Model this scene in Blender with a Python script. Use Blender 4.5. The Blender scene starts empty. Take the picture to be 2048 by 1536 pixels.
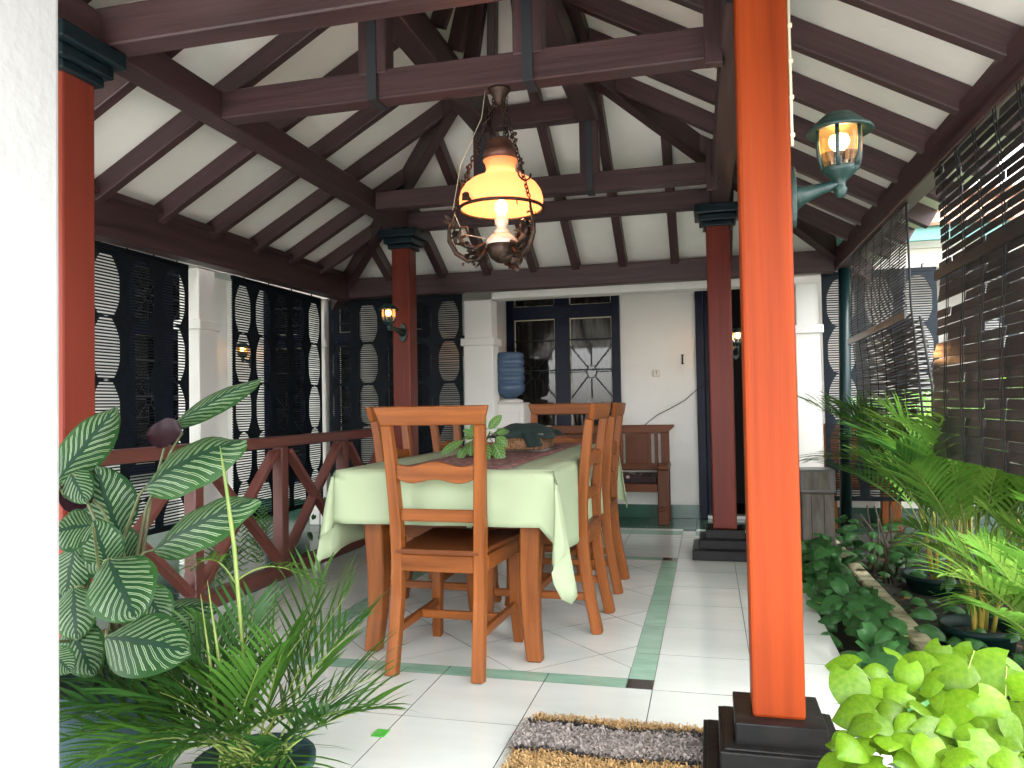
import bpy, math, random
from mathutils import Vector, Matrix
import numpy as np

R = math.radians
rnd = random.Random(7)
scene = bpy.context.scene
col = scene.collection

# ---------------------------------------------------------------- camera
cam_d = bpy.data.cameras.new('camera')
cam = bpy.data.objects.new('camera', cam_d)
col.objects.link(cam)
scene.camera = cam
cam_d.sensor_width = 36.0
cam_d.lens = 27.04
cam_d.clip_start = 0.05
cam_d.clip_end = 300.0
yaw, pitch, roll = R(14.29), R(1.51), R(-1.0)
fwd = Vector((-math.sin(yaw) * math.cos(pitch), math.cos(yaw) * math.cos(pitch), math.sin(pitch)))
rt = Vector((math.cos(yaw), math.sin(yaw), 0))
up = rt.cross(fwd)
r2 = rt * math.cos(roll) + up * math.sin(roll)
u2 = up * math.cos(roll) - rt * math.sin(roll)
cam.matrix_world = Matrix(((r2.x, u2.x, -fwd.x, 0), (r2.y, u2.y, -fwd.y, 0), (r2.z, u2.z, -fwd.z, 1.05), (0, 0, 0, 1)))

# ---------------------------------------------------------------- sky, sun, exposure
SUN_EL, SUN_AZ = R(62), R(130)          # azimuth clockwise from +Y: a bright patch of cloud behind the camera, a little to the right
world = bpy.data.worlds.new('World')
scene.world = world
world.use_nodes = True
nt = world.node_tree
nt.nodes.clear()
w_out = nt.nodes.new('ShaderNodeOutputWorld')
w_bg = nt.nodes.new('ShaderNodeBackground')
w_sky = nt.nodes.new('ShaderNodeTexSky')
w_sky.sky_type = 'NISHITA'
w_sky.sun_disc = False
w_sky.sun_elevation = SUN_EL
w_sky.sun_rotation = SUN_AZ
w_sky.air_density = 1.0
w_sky.dust_density = 1.6
w_hsv = nt.nodes.new('ShaderNodeHueSaturation')
w_hsv.inputs['Saturation'].default_value = 0.17     # an overcast, nearly grey sky
nt.links.new(w_sky.outputs[0], w_hsv.inputs['Color'])
nt.links.new(w_hsv.outputs[0], w_bg.inputs['Color'])
w_bg.inputs['Strength'].default_value = 0.15
nt.links.new(w_bg.outputs[0], w_out.inputs['Surface'])

sun_d = bpy.data.lights.new('sun', 'SUN')
sun_d.energy = 0.5
sun_d.angle = R(40)
sun_d.color = (1.0, 0.965, 0.91)
sun = bpy.data.objects.new('sun', sun_d)
col.objects.link(sun)
sdir = Vector((math.sin(SUN_AZ) * math.cos(SUN_EL), math.cos(SUN_AZ) * math.cos(SUN_EL), math.sin(SUN_EL)))
sun.rotation_euler = sdir.to_track_quat('Z', 'Y').to_euler()

scene.view_settings.view_transform = 'Standard'
scene.view_settings.look = 'None'
scene.view_settings.exposure = 3.78
scene.view_settings.gamma = 1.0
scene.view_settings.use_curve_mapping = False
scene.render.engine = 'CYCLES'
scene.cycles.use_denoising = True
scene.cycles.max_bounces = 10
scene.cycles.diffuse_bounces = 7
scene.cycles.glossy_bounces = 4
scene.cycles.transmission_bounces = 6
scene.cycles.transparent_max_bounces = 8
scene.cycles.sample_clamp_indirect = 6.0
scene.cycles.caustics_reflective = False
scene.cycles.caustics_refractive = False

# ================================================================ helpers
class MB:
    """collects shapes and links them as ONE mesh object"""
    def __init__(s):
        s.v = []; s.f = []; s.uv = []; s.sm = []; s.mi = []
    def face(s, idx, uv=None, smooth=False, mi=0):
        s.f.append(tuple(idx)); s.uv.append(uv); s.sm.append(smooth); s.mi.append(mi)
    def box(s, c, d, m=None, mi=0):
        """c centre, d full sizes, m optional 3x3 rotation"""
        hx, hy, hz = d[0] / 2, d[1] / 2, d[2] / 2
        b = len(s.v); c = Vector(c)
        for x, y, z in ((-1, -1, -1), (1, -1, -1), (1, 1, -1), (-1, 1, -1), (-1, -1, 1), (1, -1, 1), (1, 1, 1), (-1, 1, 1)):
            p = Vector((x * hx, y * hy, z * hz))
            if m is not None: p = m @ p
            s.v.append(c + p)
        L = max(range(3), key=lambda i: d[i])
        o1, o2 = [i for i in range(3) if i != L]
        of = rnd.random() * 10
        loc = [(x * hx, y * hy, z * hz) for x, y, z in ((-1, -1, -1), (1, -1, -1), (1, 1, -1), (-1, 1, -1), (-1, -1, 1), (1, -1, 1), (1, 1, 1), (-1, 1, 1))]
        for q in ((0, 3, 2, 1), (4, 5, 6, 7), (0, 1, 5, 4), (1, 2, 6, 5), (2, 3, 7, 6), (3, 0, 4, 7)):
            uv = [(loc[k][L] + of, loc[k][o1] + loc[k][o2] + of) for k in q]
            s.face([b + k for k in q], uv, False, mi)
        return s
    def span(s, x0, x1, y0, y1, z0, z1, mi=0):
        return s.box(((x0 + x1) / 2, (y0 + y1) / 2, (z0 + z1) / 2), (abs(x1 - x0), abs(y1 - y0), abs(z1 - z0)), None, mi)
    def beam(s, p0, p1, w, h, upv=(0, 0, 1), shift=0.0, mi=0):
        """bar from p0 to p1, w wide, h high; shift moves it along its own up"""
        p0 = Vector(p0); p1 = Vector(p1)
        t = (p1 - p0); L = t.length; t.normalize()
        u = Vector(upv); sd = t.cross(u).normalized(); u = sd.cross(t).normalized()
        m = Matrix((t, sd, u)).transposed()
        return s.box((p0 + p1) / 2 + u * shift, (L, w, h), m, mi)
    def prism(s, out, o, au, av, an, th, mi=0, smooth_side=False):
        """outline out (list of (u,v)) in plane o+u*au+v*av, thickness th along an (centred)"""
        o = Vector(o); au = Vector(au); av = Vector(av); an = Vector(an)
        b = len(s.v); n = len(out)
        for k in (-.5, .5):
            for (a, c) in out:
                s.v.append(o + au * a + av * c + an * (k * th))
        of = rnd.random() * 10
        s.face([b + i for i in range(n)][::-1], [(out[i][0] + of, out[i][1]) for i in range(n)][::-1], False, mi)
        s.face([b + n + i for i in range(n)], [(out[i][0] + of, out[i][1]) for i in range(n)], False, mi)
        for i in range(n):
            j = (i + 1) % n
            s.face([b + i, b + j, b + n + j, b + n + i], [(out[i][0] + of, 0), (out[j][0] + of, 0), (out[j][0] + of, th), (out[i][0] + of, th)], smooth_side, mi)
        return s
    def lathe(s, prof, c=(0, 0, 0), n=20, mi=0, smooth=True, cap=True):
        b = len(s.v); c = Vector(c); k = len(prof)
        for i in range(n):
            a = 2 * math.pi * i / n
            for (r, z) in prof:
                s.v.append(c + Vector((r * math.cos(a), r * math.sin(a), z)))
        for i in range(n):
            j = (i + 1) % n
            for q in range(k - 1):
                s.face([b + i * k + q, b + j * k + q, b + j * k + q + 1, b + i * k + q + 1], [(i / n, q / k), ((i + 1) / n, q / k), ((i + 1) / n, (q + 1) / k), (i / n, (q + 1) / k)], smooth, mi)
        if cap:
            if prof[0][0] > 1e-4: s.face([b + i * k for i in range(n)][::-1], None, False, mi)
            if prof[-1][0] > 1e-4: s.face([b + i * k + k - 1 for i in range(n)], None, False, mi)
        return s
    def tube(s, pts, r, n=8, mi=0, closed=False, cap=True):
        pts = [Vector(p) for p in pts]
        if not isinstance(r, (list, tuple)): r = [r] * len(pts)
        b = len(s.v); m = len(pts); ref = None
        for i, p in enumerate(pts):
            t = (pts[(i + 1) % m] - pts[i - 1]) if closed else (pts[min(i + 1, m - 1)] - pts[max(i - 1, 0)])
            t.normalize()
            if ref is None:
                ref = t.cross(Vector((0, 0, 1)))
                if ref.length < 1e-3: ref = t.cross(Vector((1, 0, 0)))
                ref.normalize()
            ref = (ref - t * ref.dot(t)).normalized()
            bn = t.cross(ref)
            for q in range(n):
                a = 2 * math.pi * q / n
                s.v.append(p + (ref * math.cos(a) + bn * math.sin(a)) * r[i])
        for i in range(m if closed else m - 1):
            j = (i + 1) % m
            for q in range(n):
                w = (q + 1) % n
                s.face([b + i * n + q, b + j * n + q, b + j * n + w, b + i * n + w], [(i * .05, q / n), (i * .05 + .05, q / n), (i * .05 + .05, (q + 1) / n), (i * .05, (q + 1) / n)], True, mi)
        if cap and not closed:
            s.face([b + q for q in range(n)], None, False, mi)
            s.face([b + (m - 1) * n + q for q in range(n)][::-1], None, False, mi)
        return s
    def sweep(s, pts, wd, side=(1, 0, 0), mi=0):
        """rectangular bar along pts; wd list of (width along side, depth)"""
        pts = [Vector(p) for p in pts]; side = Vector(side)
        if not isinstance(wd, list): wd = [wd] * len(pts)
        b = len(s.v); m = len(pts); L = 0; of = rnd.random() * 10; lens = []
        for i, p in enumerate(pts):
            if i: L += (p - pts[i - 1]).length
            lens.append(L + of)
            t = (pts[min(i + 1, m - 1)] - pts[max(i - 1, 0)]).normalized()
            nrm = side.cross(t).normalized()
            w, d = wd[i]
            for (a, c) in ((-1, -1), (1, -1), (1, 1), (-1, 1)):
                s.v.append(p + side * (a * w / 2) + nrm * (c * d / 2))
        w0, d0 = wd[0]
        vv = [0, w0, w0 + d0, 2 * w0 + d0, 2 * w0 + 2 * d0]
        for i in range(m - 1):
            for q in range(4):
                w = (q + 1) % 4
                s.face([b + i * 4 + q, b + i * 4 + w, b + i * 4 + 4 + w, b + i * 4 + 4 + q], [(lens[i], vv[q] + of), (lens[i], vv[q + 1] + of), (lens[i + 1], vv[q + 1] + of), (lens[i + 1], vv[q] + of)], False, mi)
        s.face([b + 3, b + 2, b + 1, b], None, False, mi)
        s.face([b + 4 * m - 4 + q for q in range(4)], None, False, mi)
        return s
    def sphere(s, c, r, n=12, k=8, mi=0, sz=1.0):
        return s.lathe([(r * math.sin(math.pi * i / k), -r * sz * math.cos(math.pi * i / k)) for i in range(k + 1)], c, n, mi)
    def mesh(s, name, mats, org=Vector((0, 0, 0))):
        me = bpy.data.meshes.new(name)
        me.from_pydata([tuple(Vector(p) - org) for p in s.v], [], s.f)
        me.polygons.foreach_set('use_smooth', s.sm)
        me.polygons.foreach_set('material_index', s.mi)
        uvl = me.uv_layers.new(name='UVMap')
        flat = []
        for f, uv in zip(s.f, s.uv):
            if uv is None:
                for k in f:
                    p = s.v[k]; flat += [p[0] + p[1], p[2] + p[1] * .3]
            else:
                for a in uv: flat += [a[0], a[1]]
        uvl.data.foreach_set('uv', flat)
        for m in (mats if isinstance(mats, (list, tuple)) else [mats]): me.materials.append(m)
        me.update()
        return me

def origin_of(o):
    p = Vector((0, 0, 0))
    while o is not None:
        p = p + o.location; o = o.parent
    return p

def obj(name, mb, mats, parent=None, bevel=0.0, seg=1, label=None, kind=None, local=False, solid=0, subsurf=0):
    """link the collected shapes as one object; coordinates are world ones unless local"""
    me = mb.mesh(name, mats, Vector((0, 0, 0)) if (local or parent is None) else origin_of(parent)) if isinstance(mb, MB) else mb
    o = bpy.data.objects.new(name, me)
    col.objects.link(o)
    if parent is not None: o.parent = parent
    if bevel:
        b = o.modifiers.new('bevel', 'BEVEL'); b.width = bevel; b.segments = seg; b.limit_method = 'ANGLE'; b.angle_limit = R(40); b.harden_normals = False
    if solid:
        q = o.modifiers.new('solid', 'SOLIDIFY'); q.thickness = solid; q.offset = 0
    if subsurf:
        q = o.modifiers.new('sub', 'SUBSURF'); q.levels = subsurf; q.render_levels = subsurf
    if label: o['label'] = label
    if kind: o['kind'] = kind
    return o

def thing(name, label, cat, loc=(0, 0, 0), rotz=0.0, group=None):
    o = bpy.data.objects.new(name, None); o.empty_display_size = .1
    col.objects.link(o); o.location = loc; o.rotation_euler = (0, 0, rotz)
    o['label'] = label; o['category'] = cat
    if group: o['group'] = group
    return o

def tag(o, label, cat, group=None):
    o['label'] = label; o['category'] = cat
    if group: o['group'] = group
    return o

def dup(root, loc, rotz, label):
    def cp(o, par):
        c = o.copy(); col.objects.link(c); c.parent = par
        for ch in list(o.children): cp(ch, c)
        return c
    r = cp(root, None); r.location = loc; r.rotation_euler = (0, 0, rotz); r['label'] = label
    return r

# ================================================================ materials
def mat(name, c, rough=.5, c2=None, nscale=6, contrast=(.35, .65), bump=0.0, bscale=60, metal=0, coat=0, coords='Object', spec=None, stretch=(1, 1, 1), objvar=0.0, rvar=0.0, trans=0.0, emit=None, estr=0):
    m = bpy.data.materials.new(name); m.use_nodes = True
    t = m.node_tree; b = t.nodes['Principled BSDF']
    tc = t.nodes.new('ShaderNodeTexCoord'); mp = t.nodes.new('ShaderNodeMapping')
    t.links.new(tc.outputs[coords], mp.inputs[0]); mp.inputs['Scale'].default_value = stretch
    b.inputs['Roughness'].default_value = rough; b.inputs['Metallic'].default_value = metal
    b.inputs['Coat Weight'].default_value = coat; b.inputs['Coat Roughness'].default_value = .12
    if spec is not None: b.inputs['Specular IOR Level'].default_value = spec
    src = None
    if c2 is not None:
        n = t.nodes.new('ShaderNodeTexNoise'); n.inputs['Scale'].default_value = nscale; n.inputs['Detail'].default_value = 5; n.inputs['Roughness'].default_value = .6
        t.links.new(mp.outputs[0], n.inputs['Vector'])
        rp = t.nodes.new('ShaderNodeValToRGB'); rp.color_ramp.elements[0].position = contrast[0]; rp.color_ramp.elements[1].position = contrast[1]
        rp.color_ramp.elements[0].color = (*c, 1); rp.color_ramp.elements[1].color = (*c2, 1)
        t.links.new(n.outputs[0], rp.inputs[0]); src = rp.outputs[0]
        if rvar:
            mr = t.nodes.new('ShaderNodeMapRange'); mr.inputs[3].default_value = rough - rvar; mr.inputs[4].default_value = rough + rvar
            t.links.new(n.outputs[0], mr.inputs[0]); t.links.new(mr.outputs[0], b.inputs['Roughness'])
    if objvar:
        oi = t.nodes.new('ShaderNodeObjectInfo'); mr = t.nodes.new('ShaderNodeMapRange'); mr.inputs[3].default_value = 1 - objvar; mr.inputs[4].default_value = 1 + objvar
        t.links.new(oi.outputs['Random'], mr.inputs[0])
        hs = t.nodes.new('ShaderNodeHueSaturation'); t.links.new(mr.outputs[0], hs.inputs['Value'])
        if src is not None: t.links.new(src, hs.inputs['Color'])
        else: hs.inputs['Color'].default_value = (*c, 1)
        src = hs.outputs[0]
    if src is not None: t.links.new(src, b.inputs['Base Color'])
    else: b.inputs['Base Color'].default_value = (*c, 1)
    if bump:
        n2 = t.nodes.new('ShaderNodeTexNoise'); n2.inputs['Scale'].default_value = bscale; n2.inputs['Detail'].default_value = 4
        t.links.new(mp.outputs[0], n2.inputs['Vector'])
        bp = t.nodes.new('ShaderNodeBump'); bp.inputs['Strength'].default_value = bump; bp.inputs['Distance'].default_value = .01
        t.links.new(n2.outputs[0], bp.inputs['Height']); t.links.new(bp.outputs[0], b.inputs['Normal'])
    if trans:
        tr = t.nodes.new('ShaderNodeBsdfTranslucent'); mx = t.nodes.new('ShaderNodeMixShader'); mx.inputs[0].default_value = trans
        if src is not None: t.links.new(src, tr.inputs['Color'])
        else: tr.inputs['Color'].default_value = (*c, 1)
        t.links.new(b.outputs[0], mx.inputs[1]); t.links.new(tr.outputs[0], mx.inputs[2])
        t.links.new(mx.outputs[0], t.nodes['Material Output'].inputs['Surface'])
    if emit is not None:
        b.inputs['Emission Color'].default_value = (*emit, 1); b.inputs['Emission Strength'].default_value = estr
    return m

def wood(name, c, c2, rough=.4, coat=.2, across=26, along=1.6, bump=.12, objvar=.12, spec=None):
    m = mat(name, c, rough, c2, nscale=1.0, contrast=(.3, .72), coords='UV', stretch=(along, across, 1), bump=bump, bscale=2.2, coat=coat, objvar=objvar, rvar=.08, spec=spec)
    return m

M = {}
M['plaster'] = mat('plaster', (.72, .705, .66), .75, (.77, .755, .71), nscale=1.7, bump=.15, bscale=90)
M['plaster_front'] = mat('plaster_front', (.78, .77, .75), .7, (.84, .83, .81), nscale=2.2, bump=.2, bscale=70)
M['pillar'] = mat('pillar_limewash', (.27, .268, .262), .8, (.33, .328, .32), nscale=2.6, bump=.25, bscale=45)
M['ceiling'] = mat('ceiling_paint', (.79, .765, .70), .8, (.86, .835, .775), nscale=2.4, bump=.08, bscale=40)
M['darkwood'] = wood('dark_stained_wood', (.034, .0165, .017), (.072, .036, .037), .45, .0, 22, 1.2, .25)
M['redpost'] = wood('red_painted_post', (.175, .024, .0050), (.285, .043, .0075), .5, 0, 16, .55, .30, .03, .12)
M['redpostshaded'] = wood('shaded_red_painted_post', (.10, .016, .010), (.155, .026, .015), .4, 0, 14, .7, .25, .05, .2)  # same red paint, with the shade on the back posts put into the colour
M['redposthalfshade'] = wood('half_shaded_red_painted_post', (.19, .034, .020), (.24, .044, .026), .42, 0, 9, .8, .14, .05, .18)  # same red paint, darkened for the shade on the left post
M['rail'] = wood('brown_railing_paint', (.115, .035, .026), (.155, .050, .038), .42, .2, 12, 1, .12)
M['teak'] = wood('varnished_teak', (.125, .034, .0065), (.26, .080, .017), .40, .0, 30, 2.0, .10, .10, .25)
M['teakdark'] = wood('dark_teak', (.085, .024, .007), (.15, .045, .014), .38, .0, 24, 1.6, .1, .12, .22)
M['black'] = mat('black_gloss_paint', (.005, .005, .005), .32, (.012, .011, .010), nscale=9, bump=.12, bscale=40, spec=.13)
M['capital'] = mat('dark_green_gloss', (.006, .013, .017), .3, (.010, .02, .024), nscale=8, spec=.25)
M['navy'] = mat('navy_gloss_paint', (.004, .006, .017), .35, (.008, .011, .026), nscale=7, spec=.14)
M['blind'] = mat('navy_painted_slats', (.005, .008, .012), .55, (.009, .013, .018), nscale=30, spec=.15)
M['bamboo'] = mat('dark_bamboo', (.016, .0152, .0162), .36, (.036, .0345, .0355), nscale=5, stretch=(40, 6, 40), objvar=.35, coat=.2, bump=.3, bscale=14, spec=.25)
M['bamboodark'] = mat('dark_brown_rods', (.042, .034, .034), .4, (.08, .067, .066), nscale=8, objvar=.2, spec=.25)
M['cord'] = mat('black_cord', (.008, .008, .008), .8)
M['tile'] = mat('cream_floor_tile', (.56, .595, .545), .06, (.655, .68, .635), nscale=1.6, contrast=(.3, .7), stretch=(1, 3, 1), objvar=.035)
M['tilegreen'] = mat('green_floor_tile', (.22, .39, .285), .12, (.30, .48, .365), nscale=5, stretch=(1, 3, 1), objvar=.06)
M['tiledark'] = mat('dark_green_veranda_tile', (.028, .085, .058), .16, (.05, .125, .09), nscale=4, objvar=.08, spec=.35)
M['tileblack'] = mat('black_floor_tile', (.012, .008, .008), .10, (.025, .016, .014), nscale=8)
M['grout'] = mat('grey_grout', (.12, .12, .11), .9)
M['soil'] = mat('dark_soil', (.010, .008, .006), .95, (.028, .021, .015), nscale=22, bump=.9, bscale=30)
M['concrete'] = mat('mossy_concrete', (.24, .215, .13), .85, (.56, .51, .34), nscale=9, contrast=(.4, .62), bump=.4, bscale=40)
M['paving'] = mat('pale_bounce_paving', (.62, .61, .58), .8, (.68, .67, .64), nscale=5, bump=.2)  # kept pale so the ground bounces skylight up to the ceiling
M['cloth'] = mat('pale_green_cloth', (.345, .415, .255), .9, (.375, .44, .28), nscale=3, bump=.12, bscale=400, trans=.12)
M['steelgrey'] = mat('grey_strap_paint', (.022, .026, .032), .5)
M['brass'] = mat('dark_brass', (.035, .023, .018), .5, (.075, .048, .036), nscale=30, metal=.8, bump=.3, bscale=90)
M['copper'] = mat('copper_brown_band', (.17, .07, .045), .4, (.10, .045, .03), nscale=12, metal=.4)
M['porcelain'] = mat('white_porcelain', (.72, .66, .56), .2)
M['lampgreen'] = mat('green_lantern_paint', (.006, .026, .023), .42, (.010, .038, .032), nscale=20, bump=.15, bscale=80)
M['wallwhite'] = M['plaster']
M['clay'] = mat('terracotta', (.27, .075, .035), .75, (.36, .115, .055), nscale=12, bump=.2)
M['rooftile'] = mat('clay_roof_tile', (.34, .17, .10), .8, (.22, .13, .09), nscale=14, bump=.3)
M['fascia'] = mat('teal_fascia_paint', (.08, .24, .21), .5)
M['pipe'] = mat('green_pipe_paint', (.0025, .011, .012), .35, (.004, .016, .016), nscale=6, spec=.25)
M['plasticwhite'] = mat('off_white_plastic', (.62, .59, .55), .35)
M['ivory'] = mat('ivory_plastic', (.62, .56, .40), .5)
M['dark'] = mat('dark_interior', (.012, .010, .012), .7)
M['curtain'] = mat('grey_brown_curtain', (.085, .075, .068), .9, (.14, .125, .11), nscale=3, coords='Object', stretch=(22, 1, .6))
M['binwood'] = mat('weathered_planter', (.10, .085, .07), .7, (.17, .15, .13), nscale=5, stretch=(4, 4, 1), bump=.3, bscale=30)
M['bingrey'] = mat('dull_grey_plastic', (.11, .10, .10), .35, (.14, .13, .13), nscale=4)
M['stem'] = mat('green_stem', (.13, .20, .035), .5, (.22, .28, .06), nscale=10)
M['darkstem'] = mat('dark_green_stem', (.05, .055, .022), .5, (.10, .12, .035), nscale=9)
M['cane'] = mat('yellow_cane', (.42, .30, .05), .5, (.24, .26, .05), nscale=6)
M['brownstem'] = mat('brown_stem', (.07, .045, .03), .7)
M['tealpot'] = mat('teal_plastic_pot', (.006, .034, .042), .5, (.010, .045, .054), nscale=5)
M['greenpot'] = mat('dark_green_pot', (.004, .020, .017), .45, spec=.25)
M['polybag'] = mat('black_polybag', (.012, .012, .014), .35)

def leafmat(name, c, c2, rough=.38, trans=.25, objvar=.2, veins=0.0, vc=(.5, .6, .4), nscale=7):
    m = mat(name, c, rough, c2, nscale=nscale, coords='Object', spec=.25, trans=trans, objvar=objvar, contrast=(.3, .7))
    if veins:
        t = m.node_tree; b = t.nodes['Principled BSDF']
        src = b.inputs['Base Color'].links[0].from_socket
        uv = t.nodes.new('ShaderNodeUVMap'); sp = t.nodes.new('ShaderNodeSeparateXYZ'); t.links.new(uv.outputs[0], sp.inputs[0])
        def mth(op, a, b_=None, c_=None):
            n = t.nodes.new('ShaderNodeMath'); n.operation = op
            for i, q in enumerate((a, b_, c_)):
                if q is None: continue
                if isinstance(q, (int, float)): n.inputs[i].default_value = q
                else: t.links.new(q, n.inputs[i])
            return n.outputs[0]
        ce = mth('ABSOLUTE', mth('MULTIPLY_ADD', sp.outputs[0], 2, -1))
        ph = mth('FRACT', mth('MULTIPLY_ADD', ce, -1.6, mth('MULTIPLY', sp.outputs[1], 7)))
        ln = mth('LESS_THAN', mth('ABSOLUTE', mth('SUBTRACT', ph, .5)), .09)
        mid = mth('LESS_THAN', ce, .07)
        k = mth('MULTIPLY', mth('MAXIMUM', ln, mid), veins)
        mx = t.nodes.new('ShaderNodeMix'); mx.data_type = 'RGBA'
        t.links.new(k, mx.inputs[0]); t.links.new(src, mx.inputs[6]); mx.inputs[7].default_value = (*vc, 1)
        t.links.new(mx.outputs[2], b.inputs['Base Color'])
    return m

M['palm'] = leafmat('palm_leaflet', (.040, .115, .016), (.07, .165, .025), .36, .35)
M['palmdark'] = leafmat('dark_palm_leaflet', (.022, .080, .016), (.04, .115, .024), .34, .28)
M['palmlight'] = leafmat('light_palm_leaflet', (.13, .25, .04), (.20, .33, .065), .38, .4)
M['pothos'] = leafmat('lime_pothos_leaf', (.066, .165, .006), (.125, .22, .011), .38, .35, .38, veins=.06, vc=(.4, .5, .1))
M['ivy'] = leafmat('dark_pothos_leaf', (.030, .10, .030), (.05, .15, .04), .33, .2, .4, veins=.05, vc=(.1, .2, .08))
M['tableleaf'] = leafmat('veined_table_leaf', (.05, .14, .03), (.09, .20, .045), .4, .2, .2, veins=.55, vc=(.42, .52, .26))
M['drygrass'] = leafmat('dry_leaf', (.20, .11, .04), (.30, .18, .08), .7, .2)

M['areca'] = leafmat('areca_leaflet', (.085, .21, .028), (.14, .29, .045), .36, .4)
M['arecalight'] = leafmat('pale_areca_leaflet', (.16, .31, .045), (.25, .41, .075), .38, .42)
M['arecadark'] = leafmat('deep_areca_leaflet', (.045, .145, .028), (.075, .20, .04), .36, .35)
def calathea_mat():
    m = bpy.data.materials.new('pinstriped_leaf'); m.use_nodes = True
    t = m.node_tree; b = t.nodes['Principled BSDF']
    uv = t.nodes.new('ShaderNodeUVMap'); sp = t.nodes.new('ShaderNodeSeparateXYZ'); t.links.new(uv.outputs[0], sp.inputs[0])
    oi = t.nodes.new('ShaderNodeObjectInfo')
    def mth(op, a, b_=None, c_=None):
        n = t.nodes.new('ShaderNodeMath'); n.operation = op
        for i, q in enumerate((a, b_, c_)):
            if q is None: continue
            if isinstance(q, (int, float)): n.inputs[i].default_value = q
            else: t.links.new(q, n.inputs[i])
        return n.outputs[0]
    nz = t.nodes.new('ShaderNodeTexNoise'); nz.inputs['Scale'].default_value = 5; nz.inputs['Detail'].default_value = 2
    tc = t.nodes.new('ShaderNodeTexCoord'); t.links.new(tc.outputs['UV'], nz.inputs['Vector'])
    ce = mth('ABSOLUTE', mth('MULTIPLY_ADD', sp.outputs[0], 2, -1))
    ce2 = mth('POWER', ce, .8)
    side = mth('GREATER_THAN', sp.outputs[0], .5)
    # the veins leave the midrib and sweep forward to the tip: paired lines
    fr = mth('MULTIPLY_ADD', sp.outputs[1], 11.0, mth('MULTIPLY', side, .37))
    fr = mth('MULTIPLY_ADD', ce2, -3.6, fr)
    fr = mth('MULTIPLY_ADD', nz.outputs[0], .5, fr)
    cell = mth('FLOOR', fr)
    ph = mth('FRACT', fr)
    hsh = mth('FRACT', mth('MULTIPLY', mth('SINE', mth('MULTIPLY_ADD', cell, 12.9, mth('MULTIPLY', side, 4.1))), 437.5))
    wid = mth('MULTIPLY_ADD', hsh, .045, .042)
    l1 = mth('LESS_THAN', mth('ABSOLUTE', mth('SUBTRACT', ph, .38)), wid)
    l2 = mth('LESS_THAN', mth('ABSOLUTE', mth('SUBTRACT', ph, .62)), wid)
    line = mth('MAXIMUM', l1, l2)
    beg = mth('GREATER_THAN', ce, mth('MULTIPLY_ADD', hsh, .10, .055))
    end = mth('LESS_THAN', ce, mth('MULTIPLY_ADD', hsh, -.18, .93))
    line = mth('MULTIPLY', line, mth('MULTIPLY', beg, end))
    mr = t.nodes.new('ShaderNodeMix'); mr.data_type = 'RGBA'
    mr.inputs[6].default_value = (.007, .034, .010, 1); mr.inputs[7].default_value = (.030, .088, .020, 1)
    t.links.new(mth('MULTIPLY', mth('POWER', ce, 2.0), mth('MULTIPLY_ADD', oi.outputs['Random'], .8, .1)), mr.inputs[0])
    mm = t.nodes.new('ShaderNodeMix'); mm.data_type = 'RGBA'
    t.links.new(mth('LESS_THAN', ce, .05), mm.inputs[0]); t.links.new(mr.outputs[2], mm.inputs[6]); mm.inputs[7].default_value = (.011, .030, .019, 1)
    mx = t.nodes.new('ShaderNodeMix'); mx.data_type = 'RGBA'
    t.links.new(mth('MULTIPLY', line, .9), mx.inputs[0]); t.links.new(mm.outputs[2], mx.inputs[6]); mx.inputs[7].default_value = (.20, .27, .15, 1)
    ge = t.nodes.new('ShaderNodeNewGeometry')
    mu = t.nodes.new('ShaderNodeMix'); mu.data_type = 'RGBA'
    t.links.new(ge.outputs['Backfacing'], mu.inputs[0]); t.links.new(mx.outputs[2], mu.inputs[6]); mu.inputs[7].default_value = (.016, .005, .008, 1)   # the leaf's purple underside
    t.links.new(mu.outputs[2], b.inputs['Base Color'])
    b.inputs['Roughness'].default_value = .42; b.inputs['Specular IOR Level'].default_value = .16
    return m
M['calathea'] = calathea_mat()

def glassy(name, c, rough=.05, ior=1.45, trans=1.0, alpha=None):
    m = bpy.data.materials.new(name); m.use_nodes = True; b = m.node_tree.nodes['Principled BSDF']
    b.inputs['Base Color'].default_value = (*c, 1); b.inputs['Roughness'].default_value = rough; b.inputs['IOR'].default_value = ior
    b.inputs['Transmission Weight'].default_value = trans
    return m
def pane_mat(name, tint=(.9, .9, .9), refl=.12):
    """thin window glass: mostly clear with a mirror-like reflection"""
    m = bpy.data.materials.new(name); m.use_nodes = True; t = m.node_tree
    t.nodes.remove(t.nodes['Principled BSDF'])
    tr = t.nodes.new('ShaderNodeBsdfTransparent'); tr.inputs[0].default_value = (*tint, 1)
    gl = t.nodes.new('ShaderNodeBsdfGlossy'); gl.inputs['Roughness'].default_value = .02
    fr = t.nodes.new('ShaderNodeFresnel'); fr.inputs[0].default_value = 1.5
    ad = t.nodes.new('ShaderNodeMath'); ad.operation = 'ADD'; ad.use_clamp = True; ad.inputs[1].default_value = refl
    t.links.new(fr.outputs[0], ad.inputs[0])
    mx = t.nodes.new('ShaderNodeMixShader'); t.links.new(ad.outputs[0], mx.inputs[0]); t.links.new(tr.outputs[0], mx.inputs[1]); t.links.new(gl.outputs[0], mx.inputs[2])
    t.links.new(mx.outputs[0], t.nodes['Material Output'].inputs['Surface'])
    return m
M['pane'] = pane_mat('window_glass', (.7, .7, .7), -.012)
M['lampglass'] = pane_mat('lantern_glass', (.95, .85, .7), .05)
M['smoky'] = pane_mat('smoky_lantern_glass', (.35, .33, .33), .0)
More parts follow.
